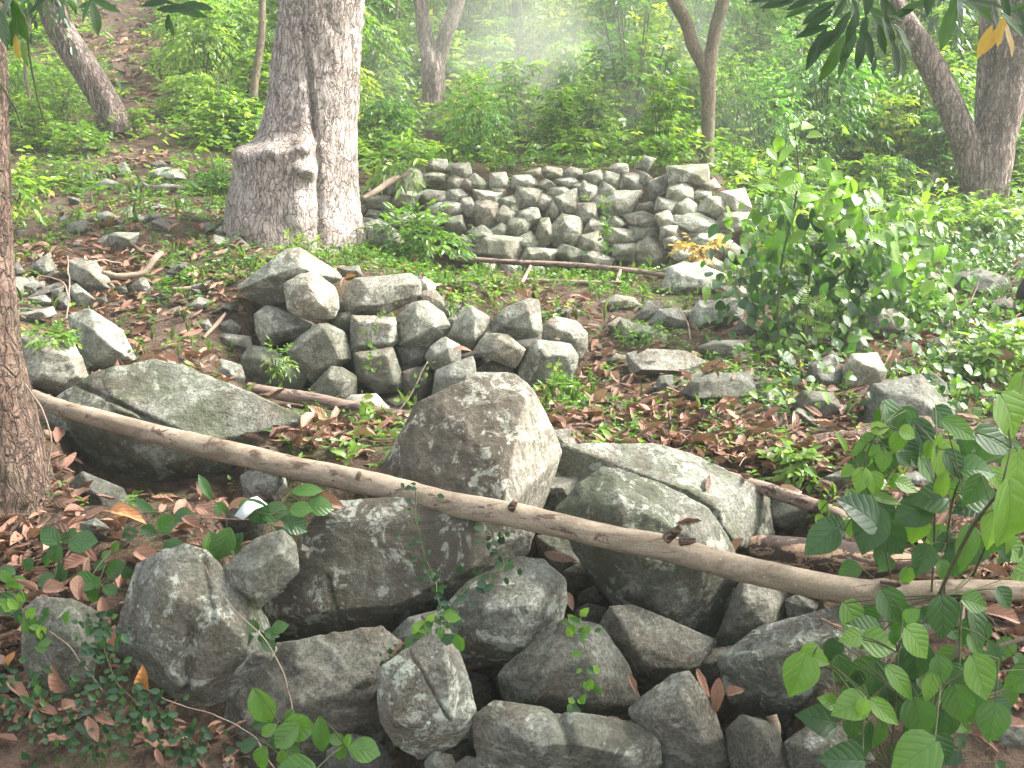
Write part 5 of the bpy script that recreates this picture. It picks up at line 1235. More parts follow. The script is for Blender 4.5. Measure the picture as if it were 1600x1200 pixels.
GR = [(950,440,80,1),(880,430,70,.9),(820,425,70,.7),(1010,470,50,.4),(540,400,60,.8),(620,410,70,.9),(520,370,50,.8),(440,380,60,.7),(560,680,60,.6),(600,700,50,.7),(500,660,40,.6),(870,620,60,.9),(860,600,40,.9),(980,670,50,.9),
      (1180,620,60,.5),(1100,660,70,.5),(1150,690,60,.6),(1000,520,40,.9),(1130,570,60,.7),(1260,640,60,.7),(340,440,70,.9),(370,400,60,.8),(350,500,40,.5),(290,400,50,.5),(60,540,40,.7),(75,530,35,.9),(430,570,25,.8),(100,300,90,.7),
      (200,310,80,.7),(160,330,60,.5),(60,280,60,.8),(320,330,60,.6),(40,400,40,.5),(30,440,30,.6),(1240,770,90,.7),(1230,800,70,.9),(1330,700,100,.5),(1500,560,110,.9),(1560,600,90,.9),(1420,590,90,.6),(1480,480,110,.9),(1560,420,90,.8),
      (1400,420,90,.8),(1300,470,90,.8),(1450,350,120,1),(1350,330,100,1),(1550,370,80,.9),(1220,350,80,.9),(1200,450,60,.7),(1250,560,60,.7),(620,1000,20,.3),(1300,620,70,.6),(150,470,60,.3),(250,450,60,.3),(720,470,60,.7),(700,440,60,.8),(1060,300,50,.5),(900,425,120,.9),(780,440,60,.9),(700,255,60,1),(800,255,60,1),(900,255,60,1),(1000,255,60,1)]
def gr_d(x, y):
    return np.clip(blob(GR, x, y) * np.clip(.75 + 1.2 * fbm(np.stack([x * 3, y * 3, 0 * x], 1), 2, 8), .05, 1.2) + .05, 0, 1)
lv = Leaves(); lg = Leaves()
for (n, a0, a1, L) in [(3600, 3.3, 4.6, .032), (13500, 4.5, 7.2, .036), (11000, 7.0, 10.5, .045)]:
    x, y = scatter(n, a0, a1, gr_d); z, nn, on = drop(x, y); k = ~on | (rr.uniform(0, 1, len(x)) < .05); x, y, z = x[k], y[k], z[k]; n = len(x)
    az = rr.uniform(0, 6.28, n)
    sprays(np.stack([x, y, z + rr.uniform(0, .03, n)], 1), np.stack([np.cos(az), np.sin(az), rr.uniform(.4, 1.6, n)], 1), rr.uniform(.04, .11, n), 5, L, .5, rr, lv, droop=.35, rnd=rr.uniform(.1, .85, n))
    x, y = scatter(n, a0, a1, gr_d); z, nn, on = drop(x, y); x, y, z = x[~on], y[~on], z[~on]; n = len(x); az = rr.uniform(0, 6.28, n)
    for q in range(3):
        az2 = az + rr.uniform(-1.5, 1.5, n)
        lg.add(np.stack([x, y, z], 1), np.stack([np.cos(az2) * .45, np.sin(az2) * .45, rr.uniform(.5, 1.2, n)], 1), np.stack([np.cos(az2), np.sin(az2), 0 * az2 + .2], 1), L * rr.uniform(1.2, 2.8, n), .10, tmpl='lance', droop=.5, seed=int(rr.integers(1e6)))
tag(lv.build('ground_cover', M['leaf']), 'small leafy weeds growing in patches over the ground', 'ground cover', kind='stuff')
tag(lg.build('grass', M['grass']), 'short green grass blades in patches between stones', 'grass', kind='stuff')
# creeping moss-like weed on the boulder tops and a vine mat over the right slope
lv = Leaves()
x, y = scatter(21000, 4.3, 9.5, lambda x, y: np.clip(blob([(1480,420,130,1),(1560,470,110,.8),(1420,500,90,.55),(1520,560,100,.8),(1350,450,100,.9),(1290,520,70,.8),(1580,620,70,.6),(1450,360,120,.7),(1240,480,60,.7),(1180,560,50,.5),(1330,600,60,.5),(1500,640,90,.7),(1580,560,80,.8),(1250,640,60,.5),(1550,400,90,1),(1400,300,90,.5),(1200,330,60,.6),(1480,700,80,.4)], x, y), 0, 1))
z, nn, on = drop(x, y); n = len(x); az = rr.uniform(0, 6.28, n); k = ~on | (rr.uniform(0, 1, n) < .25)
P0 = np.stack([x, y, z + rr.uniform(.01, .16, n)], 1)[k]; az = az[k]; n = len(az)
lv.add(P0, np.stack([np.cos(az) * .6, np.sin(az) * .6 - .3, rr.uniform(-1.1, .1, n)], 1), np.stack([rr.normal(size=n) * .4, -.7 + 0 * az, .8 + 0 * az], 1), (.056 * rr.uniform(.45, 1.3, n)), .62, tmpl='heart', droop=.15, rnd=rr.uniform(0, 1, n), seed=5)
tag(lv.build('vine_cover', M['leaf_broad']), 'heart leaved creeper spreading over the stones of the right slope', 'creeper', kind='stuff')
# ------------------------------------------------------------------ individual plants near the camera
def facing(d2, Y, tilt=0.0):
    """direction in the picture plane: degrees clockwise from straight up"""
    a = math.radians(d2); return np.array([math.sin(a), -tilt, math.cos(a)])

def broad_plant(name, label, base, leaves, stems, mat='leaf_broad', tmpl='heart', wid=.78, stem_r=.003, tint=(1, 1, 1), fill=None):
    """leaves: (u, v of leaf centre, length px, direction deg, tone 0..1, Y[, tip tilt[, width]])"""
    base = np.array(base); root = empty(name, base); tag(root, label, 'plant')
    lv = Leaves(); g = Geo(); rr_ = np.random.default_rng(int(abs(base[0]) * 999) + 3)
    if fill:
        us, vs, Ys = np.array([l_[0] for l_ in leaves]), np.array([l_[1] for l_ in leaves]), np.array([l_[5] for l_ in leaves])
        leaves = list(leaves) + [(*fu, rr_.uniform(22, 58), rr_.uniform(110, 260), rr_.uniform(.0, .75), Ys.max() + rr_.uniform(.02, .16), .2) for fu in [(rr_.uniform(*fill[:2]), rr_.uniform(*fill[2:4])) for _ in range(fill[4])]]
    for L in leaves:
        u, v, ln, dr, tone, Y = L[:6]; tl = L[6] if len(L) > 6 else .25; wd = L[7] if len(L) > 7 else wid
        d = facing(dr, Y, tl); d /= np.linalg.norm(d); c = at(u, v, Y); l_ = ln * px(Y) * 1.22
        P = c - d * l_ * .5
        nrm = np.array([rr_.normal() * .22, -1.0, .75 + rr_.normal() * .2])
        lv.add(P[None], d[None], nrm[None], np.array([l_]), np.array([wd]), tmpl=tmpl, droop=.22, fold=.22, rnd=np.array([tone]), seed=int(rr_.integers(1e6)))
        if stems:
            # petiole to the nearest point of a stem
            best = min((np.linalg.norm(P - np.array(q)), tuple(q)) for s in stems for q in s['pts3'])
            q = np.array(best[1]); mid = (P + q) / 2 + np.array([0, 0, .01])
            g.tube([q, mid, P], [stem_r * .7, stem_r * .5, stem_r * .45], 5, 6, cap=False)
    for s in stems: g.tube(s['pts3'], [s['r']] * (len(s['pts3']) - 1) + [s['r'] * .5], 7, len(s['pts3']) * 5)
    o = lv.build('foliage', M[mat], root, base); o.color = (*tint, 1)
    if stems: g.build('stem', M['stem'], root, base)
    return root
def stem(pts, r=.003): return {'pts3': [at(*p_) for p_ in pts], 'r': r}

# lower right heart leaved plant (crop of the bottom right, quarter scale)
Q = lambda x, y: (1200 + x * .25, 900 + y * .25)
def LV(T_): return [(*Q(a, b_), ln * .25, dr, tn, Y, *rest) for (a, b_, ln, dr, tn, Y, *rest) in T_]
broad_plant('heart_leaved_plant', 'heart leaved climber with large bright leaves, filling the bottom right below the long log', at(1385, 1195, 2.3),
 LV([(185,640,270,200,.72,2.05),(250,500,150,230,.85,2.1),(340,530,100,110,.85,2.08),(510,390,140,265,.8,2.1),(600,330,230,300,.3,2.2),(720,425,220,100,.72,2.1,.1),(790,395,90,170,.35,2.05),(950,430,230,140,.75,2.0,.2),
     (780,210,230,150,.22,2.15),(905,240,110,40,.65,2.1),(1100,280,260,175,.2,2.2),(1320,170,170,100,.6,2.2),(1310,330,240,165,.15,2.25),(930,570,260,175,.10,2.3),(680,670,230,180,.15,2.25),(400,480,160,190,.08,2.3),
     (460,600,180,170,.3,2.25),(540,670,140,200,.05,2.3),(860,690,270,135,.70,2.0,.3,.45),(1080,600,170,170,.4,2.02),(1010,710,170,190,.7,2.0),(1150,620,160,260,.25,2.1),(1330,650,270,160,.72,2.05),(500,820,230,255,.78,1.98),
     (370,780,120,300,.72,2.02),(590,830,110,200,.9,1.96),(740,860,220,130,.82,1.98,.2,.5),(310,890,250,290,.12,2.1),(950,910,260,165,.35,2.0),(1100,960,220,180,.12,2.08),(1200,820,240,165,.45,2.05),(1400,930,240,190,.42,2.05),
     (1470,830,150,120,.1,2.1),(700,1030,220,185,.4,1.98,.2,.4),(540,960,170,170,.3,2.1),(900,1140,330,240,.62,1.85),(460,1150,280,280,.12,1.9),(620,1060,260,185,.15,2.0,.2,.3),(1100,1110,220,150,.15,2.0),(1440,520,220,150,.2,2.2,.2,.35),
     (1300,820,150,200,.3,2.12),(850,800,240,200,.08,2.3),(1490,150,150,140,.2,2.2),(760,780,160,170,.1,2.3)]),
 [stem([(1385,1230,2.3),(1395,1150,2.2),(1400,1080,2.12),(1402,1020,2.1),(1412,960,2.15)]), stem([(1385,1230,2.3),(1450,1130,2.2),(1500,1060,2.15),(1500,980,2.2),(1505,930,2.25)]), stem([(1390,1200,2.3),(1350,1110,2.1),(1300,1040,2.1),(1270,1030,2.1),(1250,1040,2.08)]),
  stem([(1390,1200,2.3),(1420,1120,2.1),(1470,1070,2.05),(1560,1030,2.1)])], fill=(1300, 1600, 960, 1210, 62))
for k, (pts, wd) in enumerate([([(1378,1120,5,2.32),(1384,960,4,2.42)], 'left'), ([(1490,1080,6,2.4),(1500,980,5,2.45),(1505,940,4,2.5)], 'middle'), ([(1560,1010,3,2.3),(1640,985,4,2.25)], 'right')]):
    log_obj('dry_stick', f'bare dry stick among the broad leaves at the lower right, {wd} of three', 'stick', pts, 'twig', 10, 20, .001, 20, group='bare sticks at the lower right')

# upper right plant (crop 1200,620 at quarter scale)
Q = lambda x, y: (1200 + x * .25, 620 + y * .25)
broad_plant('seedling_clump', 'clump of quilted broad leaves growing just behind the right end of the long log', at(1450, 925, 2.75),
 LV([(710,195,100,75,.98,2.6),(890,230,110,110,.9,2.6),(810,300,140,190,.75,2.6),(880,360,190,140,.15,2.65),(720,410,120,185,.8,2.6),(580,530,140,195,.88,2.5),(680,560,150,160,.8,2.5),(490,470,90,230,.85,2.6),
     (580,700,290,315,.05,2.35),(630,860,260,200,.12,2.4),(400,800,180,300,.12,2.45),(320,910,230,235,.22,2.35),(340,690,80,180,.9,2.6),(320,780,80,170,.92,2.6),(510,830,100,190,.75,2.5),(880,560,130,110,.85,2.5),(1080,600,200,190,.85,2.5,.2,.4),
     (1130,430,260,160,.97,2.55),(1190,440,210,140,.1,2.4,.2,.6),(1000,640,220,270,.3,2.5),(880,730,240,255,.25,2.5),(930,850,180,190,.8,2.5),(810,920,240,140,.08,2.4,.2,.7),(740,700,200,130,.15,2.5),(1100,920,150,250,.05,2.5),(960,1030,190,200,.2,2.45),
     (1240,970,280,185,.55,2.35,.2,.5),(1250,690,200,260,.06,2.4),(1360,640,240,100,.35,2.35),(1340,450,210,85,.45,2.4),(1230,210,230,115,.6,2.35,.2,.5),(1450,530,170,140,.9,2.5,.3,.6),(1400,930,200,195,.35,2.4),(1520,930,150,170,.8,2.4,.2,.5),(1480,960,200,150,.08,2.45,.2,.5),
     (1370,740,180,170,.1,2.5),(1140,1050,160,200,.15,2.5),(1090,1090,120,170,.5,2.45),(1010,340,110,190,.8,2.6),(1070,280,120,10,.95,2.55,.1,.4),(650,330,90,210,.7,2.6),(760,640,180,100,.85,2.5,.2,.35),(860,400,100,130,.2,2.6),(1230,330,120,170,.1,2.6),(590,410,110,180,.3,2.65),(460,270,150,330,.9,2.65,.2,.3)]),
 [stem([(1455,935,2.7),(1460,850,2.6),(1461,760,2.55),(1464,700,2.55)]), stem([(1475,940,2.66),(1478,850,2.5),(1490,770,2.45),(1500,750,2.4)]), stem([(1460,880,2.65),(1400,830,2.5),(1340,800,2.45),(1310,770,2.5)]), stem([(1400,940,2.7),(1370,800,2.6),(1345,740,2.6),(1360,690,2.6),(1375,670,2.6)])], fill=(1320, 1600, 650, 910, 42))
broad_plant('climbing_plant', 'very near climber with two big bright leaves cut off by the right edge', at(1462, 950, 2.3),
 [(1585,815,110,170,.78,1.9,.15,.95),(1585,655,70,150,.85,2.1,.2,.9),(1560,690,60,110,.3,2.2),(1590,740,60,180,.9,2.2),(1520,770,50,210,.3,2.2),(1548,830,60,190,.85,2.1,.2,.5),(1595,620,60,190,.85,2.3)],
 [stem([(1455,960,2.3),(1480,900,2.2),(1520,820,2.1),(1540,795,2.05),(1560,770,2.0)], .0045), stem([(1520,900,2.3),(1555,820,2.15),(1565,760,2.05),(1580,700,2.1)], .003)])
# tall shrub wrapped in vine, right of the middle
lv = Leaves(); rr = np.random.default_rng(77)
c0 = hit(1245, 640); base = c0.copy(); root = empty('tall_shrub', base); tag(root, 'tall leafy shrub draped in vine, in front of the far wall\'s right end', 'shrub')
for (u, v, ru, rv, Y, n, L, tone) in [(1245,262,45,40,5.6,26,.085,.95),(1300,300,55,40,5.6,50,.08,.95),(1330,350,75,55,5.6,100,.078,.9),(1370,400,75,55,5.6,120,.075,.7),(1290,370,70,60,5.7,90,.078,.35),(1290,430,80,50,5.7,140,.075,.2),(1380,450,65,45,5.6,90,.07,.35),
        (1180,400,70,60,5.9,90,.065,.55),(1200,470,60,45,5.7,90,.065,.3),(1225,530,50,45,5.5,90,.065,.45),(1215,590,45,40,5.3,80,.065,.4),(1160,440,45,45,5.8,60,.06,.3),(1420,380,40,40,5.7,50,.07,.75),(1215,330,40,50,5.8,50,.07,.5),(1290,500,60,30,5.6,60,.06,.4),(1195,620,35,20,5.2,40,.06,.4),(1238,205,12,32,5.6,10,.075,.95),(1450,430,40,30,5.6,50,.07,.8),(1410,330,40,35,5.7,40,.07,.9),(1170,350,35,30,5.9,30,.065,.8),(1285,560,40,30,5.3,40,.055,.5),(1240,560,30,50,5.2,50,.05,.6)]:
    C = at(u, v, Y); W_ = np.array([ru * px(Y), .28, rv * px(Y)])
    n = int(n * .75); P = C + unit(n, rr) * (rr.uniform(0, 1, n) ** .6 * 1.4)[:, None] * W_
    az = rr.uniform(0, 6.28, n)
    lv.add(P, np.stack([np.cos(az) * .6, np.sin(az) * .5 - .2, rr.uniform(-1.2, .1, n)], 1), np.stack([rr.normal(size=n) * .5, -.5 + rr.normal(size=n) * .3, .8 + 0 * az], 1), L * 1.15 * rr.uniform(.45, 1.45, n), rr.uniform(.5, .72, n),
           tmpl='heart' if tone > .5 else 'long', droop=.2, rnd=np.clip(tone + rr.normal(size=n) * .25, 0, 1), seed=int(u))
lv.build('foliage', M['leaf_broad'], root, base)
g = Geo()
for pts in [[(1220,650,5.3),(1217,560,5.4),(1215,470,5.6),(1222,400,5.65),(1240,330,5.65),(1250,270,5.6),(1240,190,5.6)],[(1235,650,5.3),(1255,560,5.4),(1262,460,5.6),(1270,380,5.6),(1330,330,5.6)],[(1262,460,5.6),(1310,430,5.6),(1360,400,5.6)],[(1250,560,5.4),(1300,500,5.6),(1370,440,5.6)],[(1225,600,5.3),(1190,480,5.7),(1170,410,5.8)]]:
    g.tube([at(*p_) for p_ in pts], np.linspace(.010, .004, len(pts)), 7)
g.build('stem', M['stem'], root, base)
for (u, v, Y, dr) in [(1275,470,5.3,60),(1260,500,5.25,110),(1285,520,5.25,90),(1240,540,5.2,150),(1290,480,5.3,100),(1255,460,5.3,20),(1305,570,5.2,120),(1225,480,5.3,200),(1265,560,5.2,170)]:
    lv = Leaves(); c = at(u, v, Y); d = facing(dr, Y, .2); s = facing(dr + 90, Y, 0)
    for k in range(9):
        for sd in (-1, 1):
            p_ = c + d * (k - 4) * .012
            lv.add(p_[None], (s * sd + d * .45)[None], np.array([[.1, -.7, .9]]), np.array([.045 * (1 - .07 * k)]), np.array([.34]), tmpl='lance', rnd=np.array([min(1, .8 + .02 * k)]), seed=k)
    lv.build('frond', M['leaf'], root, base)

# leafy bush in front of the left half of the far wall
def small_bush(label, u, v, ru, rv, Y, n, L, tone, wid=.42, mat='leaf', tmpl='mid', name='leafy_plant', per=6):
    rr_ = np.random.default_rng(int(u * 7 + v)); C = at(u, v, Y); b0 = C - np.array([0, 0, rv * px(Y)]); b0[2] = max(b0[2], float(ground(b0[0], b0[1])[0]) - .02)
    root = empty(name, b0); tag(root, label, 'plant'); lv = Leaves()
    u_ = unit(n, rr_); P = C + u_ * (rr_.uniform(0, 1, n) ** .5)[:, None] * np.array([ru * px(Y), ru * px(Y) * .7, rv * px(Y)])
    A = u_ + np.array([0, -.3, .3]); sprays(P, A, L * rr_.uniform(1.2, 2.2, n), per, L, wid, rr_, lv, tmpl=tmpl, droop=.4, rnd=np.clip(tone + rr_.normal(size=n) * .2, 0, 1))
    lv.build('foliage', M[mat], root, b0)
    g = Geo()
    for k in range(5):
        q = C + unit(1, rr_)[0] * np.array([ru, ru * .6, rv]) * px(Y) * .7
        g.tube([b0 + rr_.normal(size=3) * .01, (b0 + q) / 2 + rr_.normal(size=3) * .01, q], [.004, .003, .0015], 5)
    g.build('stem', M['stem'], root, b0)
    return root
small_bush('leafy bush spilling down in front of the left half of the far wall', 650, 372, 75, 42, 7.0, 150, .065, .45)
small_bush('dark low bush at the foot of the thickest tree, right side', 600, 405, 50, 22, 6.9, 70, .055, .25)
small_bush('bright drooping sprig on top of the left end of the far wall', 628, 250, 40, 22, 8.0, 40, .10, .7, .3)
small_bush('fern like weed hanging over the mossy stone of the middle wall', 433, 560, 17, 30, 4.98, 26, .035, .75, .3)
small_bush('green tuft on the dark pointed stone of the right slope', 1000, 525, 32, 18, 5.6, 60, .03, .5, .35)
small_bush('small weed cluster at the right foot of the middle wall', 872, 625, 36, 30, 4.85, 60, .04, .65, .4)
small_bush('light green seedling by the big tree on the slope', 470, 385, 30, 14, 6.5, 24, .05, .8, .3)
small_bush('bright weed tuft on top of the middle wall between its capstones', 715, 470, 26, 14, 5.5, 34, .035, .85, .4)
small_bush('weed tuft growing on the pale rough block at the left', 78, 528, 34, 12, 4.5, 40, .035, .6, .4)
small_bush('yellowing sprawling weed at the right foot of the far wall', 1095, 385, 30, 12, 7.1, 30, .055, .9, .5, mat='leaf_yellow')
small_bush('bright leafy weed growing between the far wall and the tall shrub', 1230, 395, 34, 50, 6.6, 60, .08, .95, .55)
small_bush('weed mound above the leaf litter at left, below the leaning tree', 120, 265, 50, 16, 8.8, 60, .05, .5)
small_bush('green clump at the far left edge beside the trunk', 28, 290, 22, 30, 5.4, 26, .07, .85, .4)

def lance_plant(label, u, v, n, L, Y=None, tone=.8, spread=1.0, name='grassy_seedling', wid=.2, mat='leaf', tmpl='long'):
    c = hit(u, v) if Y is None else at(u, v, Y)
    rr_ = np.random.default_rng(int(u * 3 + v)); root = empty(name, c); tag(root, label, 'plant'); lv = Leaves()
    az = rr_.uniform(0, 6.28, n); el = rr_.uniform(.3, 1.6, n)
    P = c + np.stack([np.cos(az), np.sin(az), 0 * az], 1) * .012
    lv.add(P, np.stack([np.cos(az) * spread, np.sin(az) * spread, el], 1), np.stack([-np.cos(az) * .6, -np.sin(az) * .6 - .4, 0 * az + 1], 1), L * rr_.uniform(.6, 1.15, n), wid, tmpl=tmpl, droop=.35, rnd=np.clip(tone + rr_.normal(size=n) * .15, 0, 1), seed=int(u))
    lv.build('foliage', M[mat], root, c); return root
for k, (u, v, n, L, lab) in enumerate([(965,705,16,.13,'tuft of long bright leaves standing above the right slab, left one'),(1000,700,12,.10,'tuft of long bright leaves beside a round leaf above the right slab'),
        (1215,735,10,.13,'bright seedling with long leaves below the leaf litter, at right'),(1240,770,9,.14,'long leaved seedling drooping beside the thin right log'),(1275,755,8,.08,'little seedling above the thin right log'),
        (465,700,9,.085,'small upright seedling just right of the huge leaning boulder'),(545,720,12,.11,'leafy seedling between the huge leaning and the tall pointed boulder'),(590,735,10,.09,'seedling touching the left side of the tall pointed boulder'),
        (1095,700,8,.06,'tiny weed in the middle of the leaf litter'),(1150,670,9,.06,'tiny weed by the dark flat topped boulder'),(1000,590,8,.09,'thin grassy tuft under the long low stone'),(870,760,6,.06,'small weed in the notch right of the tall pointed boulder'),
        (1330,735,9,.09,'seedling right of the thin log among stones'),(640,250,8,.2,'long leaved plant at the back of the far wall\'s left end'),(985,262,10,.22,'broad strap leaved plant on top of the far wall, left of its peak'),
        (940,262,9,.2,'strap leaved plant behind the middle of the far wall'),(1030,262,9,.2,'strap leaved plant behind the peak of the far wall')]):
    lance_plant(lab, u, v, n, L, Y=(8.75 if v < 270 else None), wid=.24)

# plants of the lower left and bottom
broad_plant('broad_leaved_plant', 'bright broad leaved plant at the bottom edge in front of the layered boulder', at(425, 1205, 2.25),
 [(410,1106,62,155,.62,2.15,.2,.6),(468,1137,52,90,.66,2.12,.2,.75),(447,1150,50,230,.6,2.1,.2,.7),(502,1152,60,175,.45,2.1,.2,.42),(525,1155,30,300,.5,2.15),(408,1130,30,250,.15,2.2),(418,1142,30,240,.75,2.12),(405,1187,42,210,.6,2.1,.2,.7),
  (385,1165,34,250,.12,2.2),(430,1160,26,190,.1,2.15),(462,1198,60,285,.5,2.0,.2,.6),(452,1120,26,210,.55,2.15),(440,1185,26,180,.7,2.1),(533,1180,36,190,.55,2.12,.2,.45),(543,1158,22,200,.75,2.12),(570,1172,50,95,.58,2.12,.2,.75),(555,1168,24,270,.5,2.1),(455,1175,40,130,.35,2.12)],
 [stem([(425,1225,2.25),(437,1180,2.15),(437,1130,2.14)],.002), stem([(530,1225,2.25),(540,1180,2.13),(540,1165,2.13)],.002)], tmpl='long', wid=.6)
Q = lambda x, y: (x * .1875, 760 + y * .1875)
broad_plant('glossy_ground_plant', 'dark glossy leaved seedlings in the leaf litter beside the left trunk', at(100, 880, 2.95),
 [(*Q(a, b_), ln * .1875, dr, tn, Y, *r_) for (a, b_, ln, dr, tn, Y, *r_) in [(410,415,190,320,.25,2.85),(690,460,250,80,.3,2.85),(460,560,170,190,.3,2.85),(540,430,120,20,.12,2.9),(700,790,210,285,.42,2.75),(800,800,110,30,.45,2.75),(920,860,130,100,.35,2.75),(770,920,140,200,.38,2.75),
   (510,720,150,170,.1,2.85),(370,780,160,250,.3,2.8),(230,650,120,30,.2,2.9),(960,690,200,50,.35,2.85),(880,570,90,240,.6,2.85),(960,500,90,10,.55,2.9),(1080,400,160,60,.2,2.95),(1240,370,130,110,.25,2.95),(1390,310,190,50,.3,2.95),(1520,230,160,70,.15,3.0),(1050,200,140,330,.65,3.0,.1,.35),
   (1200,160,190,315,.25,3.0,.1,.35),(1430,510,180,250,.2,2.9),(60,700,120,300,.2,2.85),(40,750,120,320,.72,2.7),(150,800,150,100,.65,2.7),(100,830,130,200,.7,2.68),(60,980,240,265,.3,2.65),(190,920,100,150,.65,2.7),(820,660,110,260,.25,2.85),(1060,730,120,150,.12,2.85),(600,380,90,40,.3,2.9),
   (1120,950,90,200,.3,2.75),(650,540,90,240,.25,2.9),(380,620,100,190,.2,2.9)]],
 [stem([(100,885,2.95),(95,860,2.88),(85,850,2.88)],.0015), stem([(150,925,2.8),(155,915,2.76),(140,905,2.76)],.0015), stem([(260,850,3.0),(240,830,2.96),(245,800,3.0)],.0015), stem([(10,930,2.8),(20,910,2.7),(30,915,2.7)],.0015)], tmpl='long', wid=.72, tint=(.85, .9, .9))
broad_plant('glossy_ground_plant', 'glossy crinkled leaves around the scrap of foil, under the long log', at(440, 800, 3.0),
 [(403,802,44,150,.12,2.9),(430,800,46,80,.2,2.9),(462,820,40,110,.15,2.88),(445,825,36,190,.1,2.88),(350,850,48,200,.45,2.82),(335,855,44,160,.5,2.82),(365,850,40,30,.15,2.84),(345,795,26,330,.3,2.95),(320,760,40,340,.3,3.0,.1,.35),(385,790,30,60,.5,2.9),(470,795,34,80,.5,2.9),(500,790,40,85,.45,2.95),(480,765,46,80,.5,2.95,.1,.4),
  (380,1000,34,60,.25,2.62),(395,978,24,330,.3,2.6),(420,1008,28,140,.25,2.6),(436,980,28,60,.4,2.6),(425,990,24,100,.3,2.6),(410,1000,22,180,.2,2.6)],
 [stem([(440,812,2.95),(425,805,2.9),(400,800,2.9)],.0015), stem([(300,840,2.95),(345,850,2.85),(355,845,2.85)],.0015)], tmpl='long', wid=.7)

def vine(label, pts, n, L, tone, drop_=.02, name='trailing_vine', mat='leaf_dark', r=.0018, wid=.6, tmpl='mid', jit=.02, stemmat='stem'):
    P = np.array([at(*p_) for p_ in pts]); rr_ = np.random.default_rng(int(pts[0][0] * 5 + pts[0][1]))
    P, R = resample(P, np.full(len(P), r), max(24, n)); b0 = P[0].copy(); root = empty(name, b0); tag(root, label, 'vine')
    P = P + fbm(P * 9, 2, 3)[:, None] * np.array([.012, .004, .008]) ; g = Geo(); V, f = tube_geo(P, R, 5); g.add(V, f); g.build('stem', M[stemmat], root, b0)
    if n:
        k = rr_.integers(0, len(P), n); az = rr_.uniform(0, 6.28, n); lv = Leaves()
        lv.add(P[k] + rr_.normal(size=(n, 3)) * jit * np.array([1, .3, 1]) - np.array([0, .012, 0]), np.stack([np.cos(az), -.25 + 0 * az, np.sin(az) - .2], 1), np.stack([rr_.normal(size=n) * .4, -1 + 0 * az, .5 + 0 * az], 1), L * rr_.uniform(.6, 1.3, n), wid, tmpl=tmpl, rnd=np.clip(tone + rr_.normal(size=n) * .3, 0, 1), seed=3)
        lv.build('foliage', M[mat], root, b0)
    return root
vine('small leaved vine hanging over the flat dark boulder, left of two strands', [(648,760,2.9),(655,830,2.86),(672,890,2.85),(690,940,2.68),(690,985,2.42)], 60, .022, .45)
vine('darker vine strand beside the pale edge of the tall pointed boulder', [(765,830,2.9),(775,860,2.88),(790,890,2.7),(745,900,2.7),(700,950,2.62)], 40, .03, .25)
vine('vine sprig with bright leaves on the whitish cracked boulder', [(640,1010,2.5),(665,975,2.45),(700,965,2.4),(690,990,2.34)], 16, .045, .6, mat='leaf_broad')
vine('vine creeping up the left end of the cracked white boulder', [(600,1060,2.5),(605,1030,2.52),(625,1000,2.6)], 26, .02, .3)
vine('sprig of small bright leaves on the sloping brown grey boulder', [(890,1100,2.45),(915,1085,2.45),(925,1040,2.5),(905,990,2.6),(912,950,2.7)], 26, .035, .7, mat='leaf_broad')
vine('tiny leaved vine trailing along the lower left boulders', [(150,970,2.45),(170,1030,2.42),(190,1080,2.4),(230,1120,2.4),(300,1150,2.4),(320,1190,2.38)], 240, .026, .35, jit=.04)
vine('tiny leaved vine mat at the far lower left corner', [(0,1060,2.4),(60,1120,2.4),(120,1140,2.4),(190,1130,2.4)], 200, .026, .4, jit=.055)
vine('vine with bright leaves hanging over the upright grey boulder', [(20,930,2.45),(50,970,2.42),(75,980,2.42),(60,1000,2.42)], 22, .04, .6, mat='leaf_broad', jit=.03)
vine('bare tan stem arching over the upright grey boulder', [(75,988,2.4),(110,1010,2.4),(140,1050,2.4),(160,1080,2.42)], 0, .01, 0, stemmat='twig', name='bare_vine')
vine('long bare vine curving down the grooved pale boulder and the layered one', [(318,885,2.6),(340,925,2.56),(380,965,2.54),(410,1000,2.53),(440,1050,2.5),(452,1110,2.45),(455,1145,2.4)], 0, .01, 0, stemmat='twig', name='bare_vine')
vine('thin bare runner crossing the foot of the grooved pale boulder', [(215,1072,2.45),(270,1095,2.42),(330,1115,2.42),(400,1150,2.35),(435,1210,2.25)], 0, .01, 0, stemmat='twig', name='bare_vine')
vine('bare root hanging beside the left trunk over the leaning boulder', [(40,600,3.3),(70,640,3.3),(82,680,3.3),(75,740,3.3)], 0, .01, 0, stemmat='twig', name='bare_vine', r=.003)
vine('vine with bright leaves climbing the right end stone of the middle wall', [(865,640,4.85),(862,600,4.85),(868,570,4.9),(875,560,4.95)], 22, .035, .85, mat='leaf')
vine('vine hanging down the boxy stones of the middle wall', [(600,480,5.05),(578,510,5.0),(580,545,4.98),(582,580,4.95)], 26, .03, .5, mat='leaf')
vine('reddish stem with bright leaves rising in front of the middle wall', [(610,660,4.6),(640,620,4.7),(668,565,4.85)], 10, .03, .9, mat='leaf', stemmat='twig')
vine('leafy sprout in front of the stone under the short pole', [(560,690,4.3),(570,650,4.4),(566,610,4.6)], 18, .05, .85, mat='leaf')
vine('leafy vine running down the far wall at its centre', [(950,300,7.6),(945,340,7.5),(950,370,7.45),(945,400,7.4)], 50, .04, .5, mat='leaf')
vine('vines hanging over the left stem of the forked tree', [(652,0,12.0),(660,60,12.0),(663,120,12.0),(665,190,12.0)], 160, .07, .4, mat='leaf', jit=.09)
vine('vines climbing the leaning tree', [(110,90,11.7),(140,120,11.7),(165,160,11.7),(185,200,11.7)], 120, .09, .5, mat='leaf', jit=.14)
